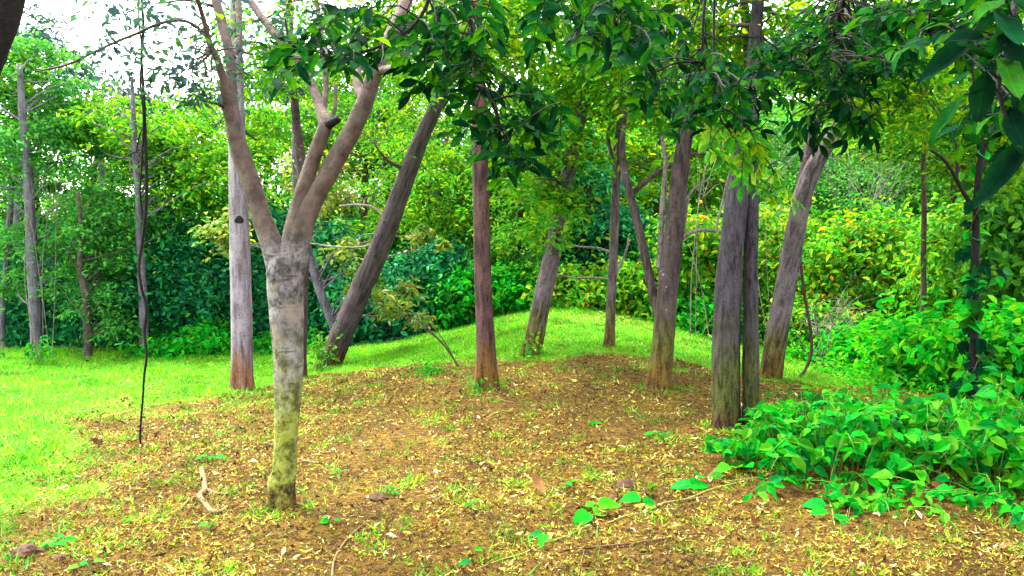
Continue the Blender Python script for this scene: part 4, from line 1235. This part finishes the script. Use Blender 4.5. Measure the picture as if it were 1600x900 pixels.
# ivy on the thin dark trunk at right
Yv = float(G(1521, 672)[1])
g = G(1521, 672)
t = thing('climbing_ivy', 'ivy with broad green leaves climbing the thin dark trunk at right', 'vine', g)
sm = MB()
vp = []
for k in range(40):
    f = k / 39
    v = 660 - f * 430
    u = np.interp(v, [240, 300, 430, 560, 674], [1534, 1527, 1523, 1521, 1521])
    c = P(u, v, Yv)
    a = f * 22
    vp.append(c + 0.045 * np.array([math.cos(a), math.sin(a), 0]))
tube(sm, vp, np.linspace(.009, .004, 40), 6, 0.05)
part('stem', sm, B_TWIG, t, True)
vp = np.array(vp)
for k in range(150):
    c = vp[int(rng.integers(0, 40))] + rng.normal(size=3) * np.array([.05, .05, .05])
    ax = np.array([rng.normal(0, 1), rng.normal(-.4, .6), rng.normal(-.5, .5)])
    placed('leaf', SH_IVY[k % 3] if k % 3 else SH_NEON[k % 4], t, frame(c, ax, np.array([rng.normal(0, .4), -.6, .7]), rng.uniform(.07, .15)))


# ------------------------------------------------------------------ broad leaved vines at right foreground
def vine_shrub(name, label, u, v, Y, w, h, n_obj, n_stuff, Lm, depth=None, dn=(0, -.5, .55), nst=14):
    """a loose shrub: arching stems of uneven height, leaves set alternately along each of them"""
    c, r = ell(u, v, Y, w, h, depth)
    g = np.array([c[0], c[1], ground_at(c[0], c[1])])
    top = c[2] + r[2]
    t = thing(name, label, 'shrub', g)
    sm, mb = MB(), MB()
    total = int(n_obj * 2.6 + n_stuff)
    k = max(10, total // 13)
    cnt = 0
    for q in range(k):
        a, rr = rng.uniform(0, 6.283), rng.uniform(0, 1) ** .5
        b = g + np.array([math.cos(a) * rr * r[0] * .85, math.sin(a) * rr * r[1] * .85, 0])
        b[2] = ground_at(b[0], b[1]) - .02
        hh = (top - b[2]) * rng.uniform(.3, 1.12) * (1 - .45 * rr * rr)
        out = np.array([math.cos(a) * rr, math.sin(a) * rr - .25, 0]) + rng.normal(size=3) * np.array([.45, .45, 0])
        sp = b + out * r[0] * .42 * np.array([1, min(1, r[1] / r[0] * 1.4), 0])
        m1 = b * .6 + sp * .4 + np.array([0, 0, hh * .65])
        e = sp + np.array([0, 0, hh * rng.uniform(.8, 1.0)])
        dr = e + out * .12 + np.array([0, 0, -hh * rng.uniform(.0, .3)])
        pts = np.array([b, m1, e, dr])
        tube(sm, pts, [.0045, .0035, .0024, .0012], 5, .09)
        pp, _ = resample(pts, np.ones(4), .028)
        lo = int(len(pp) * .3)
        m = int(rng.integers(9, 18))
        for x in range(m):
            f = lo + (len(pp) - 1 - lo) * (x + rng.uniform(0, .8)) / m
            o_ = pp[int(f)]
            an = rng.uniform(0, 6.283)
            ax = np.array([math.cos(an), math.sin(an) * .8 - .25, rng.normal(-.25, .3)])
            o_ = o_ + ax * .03
            o_[2] = max(o_[2], ground_at(o_[0], o_[1]) + .03)
            nn = np.array([rng.normal(0, .35), -.3 + rng.normal(0, .35), .8])
            L = Lm * rng.choice([.4, .55, .7, .85, 1.0, 1.1]) * (1.1 - .35 * x / m)
            near = o_[1] < c[1] + .1 * r[1]
            if cnt < n_obj and near:
                placed('leaf', SH_NEON[cnt % 4], t, frame(o_, ax, nn, L))
                cnt += 1
            else:
                ax = unit(ax)
                add_leaves(mb, (o_ + ax * L * .5)[None], [L], .6, .15, .3, True, axis=ax[None], up=nn[None])
    part('stems', sm, STEM_GREEN, t, True)
    if mb.n:
        part('leaves', mb, L_NEON, t, kind='stuff')
    return t


vine_shrub('vine_shrub', 'bright green broad leaved shrub spilling beside the foot of the twin trunks', 1275, 680, 5.35, 200, 170, 260, 420, .12, .5)
vine_shrub('vine_shrub', 'bright green leafy mound behind the spilling shrub, right of the leaning trunk', 1310, 630, 6.1, 130, 70, 110, 120, .10, .4)
vine_shrub('vine_shrub', 'leafy vine mound left of the ivy clad trunk, dark hollow beneath it', 1420, 660, 5.6, 210, 130, 230, 380, .12, .45)
vine_shrub('vine_shrub', 'broad leaved vine at the right edge beneath the ivy clad trunk', 1560, 660, 5.0, 160, 150, 190, 260, .13, .4)
vine_shrub('vine_shrub', 'low green seedlings at the right edge on the earth', 1570, 778, 4.45, 120, 50, 60, 30, .085, .25, (0, -.2, .6), 10)
vine_shrub('vine_shrub', 'small leafy runner at the foot of the right trunk of the pair', 1175, 680, 5.6, 70, 80, 34, 10, .11, .2, nst=6)
vine_shrub('vine_shrub', 'mixed green weeds on the litter between the leafy mounds', 1390, 760, 4.75, 170, 50, 50, 60, .10, .3, (0, -.2, .6), 12)


def sprig(name, label, pts, leaves, mat=STEM_PALE, cat='vine', wpx=1.9, lift=.015, shapes=None):
    """a runner on the ground: pts in px, leaves: (u, v, length px, heading deg)"""
    p = [G(u, v) + np.array([0, 0, lift]) for u, v in pts]
    t = thing(name, label, cat, p[0])
    sm = MB()
    r = wpx / 2 * np.dot(p[0] - CAM, FWD) / F
    tube(sm, p, np.linspace(r, r * .6, len(p)), 6, 0.05, 0.05)
    part('stem', sm, mat, t, True)
    for k, (u, v, L, hd) in enumerate(leaves):
        c = G(u, v) + np.array([0, 0, .03 + .02 * (k % 3)])
        s = L * np.dot(c - CAM, FWD) / F
        a = math.radians(hd)
        placed('leaf', (shapes or SH_NEON)[k % len(shapes or SH_NEON)], t, frame(c, (math.cos(a), math.sin(a), -.05), (rng.normal(0, .25), -.45, .8), s))
    return t


sprig('trailing_vine', 'long green runner with paired leaves trailing across the litter toward the camera',
      [(1150, 758), (1110, 768), (1075, 782), (1035, 790), (1010, 803), (975, 810), (950, 821), (915, 827), (885, 842), (850, 852), (820, 868), (785, 878), (745, 893)],
      [(1075, 765, 36, 10), (1080, 770, 34, 170), (1090, 760, 30, 60), (1005, 795, 36, 20), (1000, 790, 34, 190), (1012, 780, 30, 70), (930, 812, 44, 40), (920, 815, 40, 230), (935, 806, 36, 5), (925, 800, 34, 120), (850, 838, 26, 80), (852, 855, 26, 250), (848, 845, 24, 160), (735, 893, 20, 190), (745, 880, 18, 60)])
sprig('trailing_vine', 'short sprig with four bright leaves on bare earth in front of the shrub', [(1283, 745), (1292, 775), (1300, 800), (1304, 825)],
      [(1290, 797, 36, 165), (1300, 790, 36, 100), (1308, 797, 38, 30), (1302, 812, 40, -70), (1290, 810, 30, 200)])
sprig('trailing_vine', 'leafy runner creeping from the shrub to the litter below the twin trunks', [(1230, 735), (1190, 748), (1160, 752), (1125, 757)],
      [(1165, 735, 30, 150), (1150, 742, 28, 60), (1140, 745, 30, 200), (1185, 752, 26, 20), (1128, 755, 24, 180), (1175, 745, 26, 100)])
for lab, u, v, k, L in (('green weed on the earth right of the forked trunk foot', 530, 745, 7, 18), ('pale green sprout below the forked trunk foot', 515, 822, 5, 18),
                        ('pair of green blades near the curved root at lower left', 325, 833, 4, 22), ('tiny green weed by a dry brown leaf, lower centre', 608, 772, 6, 16),
                        ('small light green sprout low in the middle of the litter', 735, 795, 6, 17), ('green clover patch left of the twin trunks', 1028, 685, 9, 18),
                        ('small green weed halfway between central and twin trunks', 920, 665, 7, 16), ('fern like grass tuft at the lower left corner', 85, 855, 9, 30),
                        ('fern like tuft on the earth left of the forked trunk', 325, 722, 8, 20), ('green seedling beneath the shrub edge', 1115, 700, 8, 22),
                        ('two green leaves cut by the bottom edge at left', 140, 893, 3, 24), ('grassy green seedling beside the brown clod in the middle', 885, 763, 6, 17)):
    p0 = G(u, v)
    t = thing('seedling', lab, 'plant', p0)
    sm = MB()
    for j in range(k):
        a = rng.uniform(0, 6.28)
        s = L * np.dot(p0 - CAM, FWD) / F * rng.uniform(.35, .75)
        o_ = p0 + np.array([math.cos(a), math.sin(a), 0]) * s * rng.uniform(.2, .9) + np.array([0, 0, rng.uniform(.015, .05)])
        o_[2] = max(o_[2], ground_at(o_[0], o_[1]) + .015)
        placed('leaf', SH_NEON[j % 4], t, frame(o_, (math.cos(a), math.sin(a), .1), (rng.normal(0, .3), -.3, .8), s))
        tube(sm, [p0 - np.array([0, 0, .01]), (p0 + o_) / 2 + np.array([0, 0, .02]), o_], [.002, .0016, .0012], 4, .03)
    part('stem', sm, STEM_GREEN, t, True)


# ------------------------------------------------------------------ vines, sticks, dead leaves, clods
def rope(name, label, strands, Y, mat, cat='vine', follow=False):
    g = None
    for st in strands:
        if follow:
            p = np.array([G(q[0], q[1]) + np.array([0, 0, .012 + (q[3] if len(q) > 3 else 0)]) for q in st])
            r = np.array([q[2] * (0.66 if name == 'fallen_stick' else 1) / 2 * np.dot(a - CAM, FWD) / F for q, a in zip(st, p)])
        else:
            p, r = px_path(st, Y)
        if g is None:
            b = p[int(np.argmin(p[:, 2]))].copy()
            g = thing(name, label, cat, b)
            mb = MB()
        tube(mb, p, r, 8, 0.03, 0.10, int(st[0][0]), 0, 14)
    part('stem', mb, mat, g, True)
    return g


Yl = float(G(219, 696)[1])
rope('hanging_vine', 'thin dark twisted vine hanging straight down in front of the tall slim trunk', [
    [(219, 698, 3.2), (220, 660, 3.2), (223, 625, 3.2), (225, 590, 3.4), (229, 555, 4, .02), (226, 520, 4, .04), (229, 480, 4), (221, 450, 4.5, -.03), (217, 415, 5), (222, 380, 5, .03), (227, 340, 5), (229, 290, 5), (228, 240, 5), (226, 190, 5), (224, 140, 5), (221, 90, 4.5, .02), (224, 40, 4.5), (220, -30, 4), (219, -160, 4)],
    [(224, 345, 3.5, .03), (219, 300, 3.2, .02), (222, 250, 3), (224, 180, 3, -.02), (219, 130, 3.2, .02), (222, 80, 3, -.02), (217, 30, 3), (219, -60, 3)],
    [(229, 262, 3), (220, 245, 2.6), (213, 237, 2.6), (200, 243, 2.2), (186, 250, 1.6)], [(213, 237, 2.4), (217, 215, 2.2), (225, 196, 2)]], Yl, B_DARK)
Yr = float(G(1250, 592)[1])
rope('looping_vine', 'brown vine drooping in a loop from the right leaning trunk to the earth', [
    [(1246, 330, 5), (1240, 350, 5), (1248, 385, 5), (1252, 420, 5), (1257, 460, 5), (1264, 500, 5), (1268, 530, 5), (1267, 555, 5), (1258, 578, 5), (1248, 590, 5), (1232, 594, 5, .02), (1215, 594, 4, .05)]], Yr, B_TWIG)
rope('bent_stems', 'bundle of thin bent dry stems leaning over the grass left of the central trunk', [
    [(717, 574, 3), (705, 555, 3), (690, 535, 2.6), (670, 515, 2.2), (650, 498, 2), (630, 485, 1.6)], [(717, 573, 2.4), (700, 548, 2.2), (682, 528, 2), (660, 512, 1.6)], [(716, 573, 2.4), (698, 540, 2), (685, 520, 1.6), (672, 505, 1.4)]],
    float(G(717, 575)[1]), B_TWIG, 'stem')
rope('root_branch', 'pale crooked dead branch lying on the earth left of the forked trunk', [
    [(315, 735, 8), (318, 750, 9), (320, 768, 9), (312, 780, 9, .01), (322, 792, 9), (332, 803, 9), (345, 803, 8), (355, 795, 6)], [(322, 768, 6), (340, 774, 5), (360, 775, 4)], [(312, 780, 5), (298, 782, 4), (285, 795, 3)]], 0, WOOD_DRY, 'branch', True)
rope('fallen_stick', 'long thin straight brown stick at the bottom right of centre', [[(858, 864, 5), (920, 859, 5), (980, 853, 6), (1040, 845, 6), (1090, 836, 5)]], 0, WOOD_BROWN, 'stick', True)
rope('fallen_stick', 'curved pale stick at the bottom edge right of the forked trunk', [[(519, 905, 6), (522, 880, 6), (533, 858, 6), (550, 838, 5), (566, 824, 4)]], 0, WOOD_DRY, 'stick', True)
rope('fallen_stick', 'short pale stick lying against the forked trunk foot', [[(422, 800, 5), (440, 797, 5), (470, 793, 5)]], 0, WOOD_DRY, 'stick', True)
rope('fallen_stick', 'thin dry stick at the bottom right, below the long brown one', [[(1090, 893, 4), (1130, 886, 4), (1190, 876, 3)]], 0, WOOD_DRY, 'stick', True)
rope('fallen_stick', 'pale short stick on the litter right of the forked trunk', [[(472, 722, 5), (485, 724, 5), (502, 726, 4)]], 0, WOOD_DRY, 'stick', True)
rope('fallen_stick', 'hooked dry twig between the forked and central trunks', [[(495, 702, 4), (503, 709, 4), (520, 709, 3)]], 0, WOOD_DRY, 'stick', True)
rope('fallen_stick', 'thin pale twig crossing the litter beneath the twin trunks', [[(1060, 785, 4), (1090, 781, 4), (1125, 776, 3)]], 0, WOOD_DRY, 'stick', True)
rope('fallen_stick', 'dark stick lying on the crest under the lichened trunk', [[(905, 537, 3), (925, 536, 4), (945, 534, 3)]], 0, WOOD_BROWN, 'stick', True)
rope('fallen_stick', 'small forked pale twig in front of the central trunk', [[(775, 621, 3), (785, 627, 3), (806, 632, 2)], [(785, 627, 3), (795, 622, 2)]], 0, WOOD_DRY, 'stick', True)
rope('fallen_stick', 'upright pale straw at the bottom edge right of centre', [[(905, 897, 4), (909, 878, 4), (914, 862, 3)]], 0, WOOD_DRY, 'stick', True)
rope('fallen_stick', 'pale twig on the litter in the middle foreground', [[(820, 745, 4), (835, 755, 5), (848, 763, 4)]], 0, WOOD_DRY, 'stick', True)
rope('fallen_stick', 'bent dry twig beside the dead branch at left', [[(382, 787, 4), (392, 795, 4), (398, 806, 3)]], 0, WOOD_DRY, 'stick', True)
rope('fallen_stick', 'thin straw at the lower left corner', [[(110, 862, 3), (122, 871, 3), (134, 878, 3)]], 0, WOOD_DRY, 'stick', True)

for lab, u, v, L, kind in (
        ('curled dark brown dead leaf standing up in the middle foreground', 885, 752, 32, 0), ('crumpled dark red dead leaf below the standing one', 852, 775, 40, 0),
        ('curled brown leaf with pale edge on the earth before the shrub', 1180, 822, 34, 0), ('tan flat leaf on bare earth before the shrub', 1190, 800, 34, 1),
        ('white crumpled leaf at the bottom left of the forked trunk', 440, 872, 24, 1), ('pale folded leaf beside the white crumpled one', 455, 878, 20, 1),
        ('tan curled leaf standing by the runner under the shrub', 1108, 758, 26, 1), ('brown dead leaf leaning at the edge of the leafy runner', 1100, 750, 24, 0),
        ('pale oval leaf on the earth right of the forked trunk', 625, 668, 22, 1), ('cream leaf lying left of the pale oval one', 590, 674, 20, 1),
        ('broad brown dead leaf at the foot of the vine mounds', 1480, 775, 34, 0), ('orange brown leaf under the vines by the right edge', 1475, 765, 26, 0),
        ('yellowish dead leaf on the earth below the vine mounds', 1440, 815, 28, 1), ('dark dead leaf on the left grass edge', 160, 698, 20, 0),
        ('brown leaf lying by the foot of the hanging vine', 205, 700, 20, 0), ('small dark leaf on the left meadow', 62, 652, 12, 0), ('small brown leaf on the left meadow edge', 85, 651, 11, 0),
        ('dead brown leaf in the grass above the hanging vine foot', 178, 684, 14, 0), ('pale dry leaf in the lower left litter', 175, 888, 20, 1), ('cream dry leaf near the curved root', 288, 840, 20, 1),
        ('pale leaf on the earth beneath the central trunk', 685, 743, 18, 1), ('dead leaf with purple tint in the lower middle', 680, 822, 28, 0), ('dry pinkish leaf at the bottom edge, centre', 705, 885, 28, 0),
        ('cream chip of bark at the bottom edge right of the forked trunk', 620, 843, 24, 1), ('brown leaf half way to the central trunk', 765, 735, 20, 0),
        ('big pale brown leaf right of the dry pinkish one', 755, 878, 26, 1), ('pale leaf on the litter in front of the twin trunks', 1060, 652, 16, 1), ('pale brown leaf below the long brown stick', 1115, 850, 24, 1),
        ('dark dead leaf right of the long brown stick', 1250, 862, 26, 0), ('dead brown leaf at the lower right corner', 1560, 862, 28, 0)):
    c = G(u, v) + np.array([0, 0, .014])
    s = L * np.dot(c - CAM, FWD) / F * 0.72
    a = rng.uniform(0, 6.28)
    o = placed('fallen_leaf', (SH_DRY if kind else SH_DEAD)[int(rng.integers(3))], None,
               frame(c, (math.cos(a), math.sin(a), .15), (rng.normal(0, .35), -.35 if kind else -.6, .8), s))
    tag(o, lab, 'leaf')


def clod(label, u, v, wpx, hpx, seed):
    c = G(u, v)
    s = np.dot(c - CAM, FWD) / F
    n, m = 16, 9
    th = np.arange(n) / n * 2 * math.pi
    V = []
    for i in range(m):
        ph = i / (m - 1) * math.pi
        r = math.sin(ph)
        d = np.stack([np.cos(th) * r, np.sin(th) * r, np.full(n, math.cos(ph))], 1)
        k = 1 + 0.45 * fbm(d[:, 0] * 2.1 + seed, d[:, 1] * 2.1, d[:, 2] * 2.1, seed, 3)
        V.append(c + d * k[:, None] * np.array([wpx / 2 * s, wpx / 2.4 * s, hpx * .62 * s]))
    mb = MB()
    i = np.arange(m - 1)[:, None] * n
    j = np.arange(n)[None, :]
    j2 = (j + 1) % n
    mb.add(np.vstack(V), np.stack([i + j, i + n + j, i + n + j2, i + j2], -1).reshape(-1, 4))
    t = part('soil_clod', mb, SOIL_CLOD, None, False)
    tag(t, label, 'clod')


clod('dark brown soil clod in the litter below the twin trunks', 978, 760, 38, 18, 3)
clod('smaller soil clod just below the dark brown one', 960, 780, 22, 10, 8)
clod('rough brown clod under the grass tuft at lower left', 42, 868, 50, 26, 13)
clod('reddish soil lump right of the forked trunk foot', 592, 780, 34, 16, 19)
clod('low dark lump of soil at the left end of the litter, before the forked trunk', 95, 872, 24, 10, 25)


# bare tangles between the right hand trunks
def tangle(label, u, v, Y, w, h, n):
    c, r = ell(u, v, Y, w, h)
    g = np.array([c[0], c[1], ground_at(c[0], c[1])])
    t = thing('bare_shrub', label, 'shrub', g)
    sm = MB()
    for k in range(n):
        b = g + np.array([rng.normal(0, .2), rng.normal(0, .2), -.05])
        q = c + unit(rng.normal(size=3)) * r * rng.uniform(.5, 1)
        m1 = b * .5 + q * .5 + rng.normal(size=3) * r * .25
        e = q + rng.normal(size=3) * r * .6
        rr = rng.uniform(.004, .011)
        tube(sm, [b, m1, q, e], [rr, rr * .8, rr * .5, rr * .2], 5, .15)
        for _ in range(3):
            e2 = q + rng.normal(size=3) * r * .5
            tube(sm, [q * .6 + m1 * .4, (q + e2) / 2 + rng.normal(size=3) * .06, e2], [rr * .5, rr * .35, rr * .15], 4, .15)
    part('stems', sm, B_BARE, t, True)


tangle('tangle of bare pale twigs between the lichened and twin trunks', 1095, 280, 12.5, 130, 120, 4)
tangle('tangle of bare twigs between the twin trunks and the right leaning trunk', 1225, 240, 12.0, 110, 70, 4)
tangle('pale arching dead twigs above the large yellow bush', 1360, 270, 14.2, 200, 80, 9)
tangle('bare pale twigs tangled by the mauve trunk at far left', 60, 320, 12.8, 110, 100, 4)
tangle('brown dead stems under the yellow thicket right of the looping vine', 1300, 490, 11.0, 100, 70, 16)
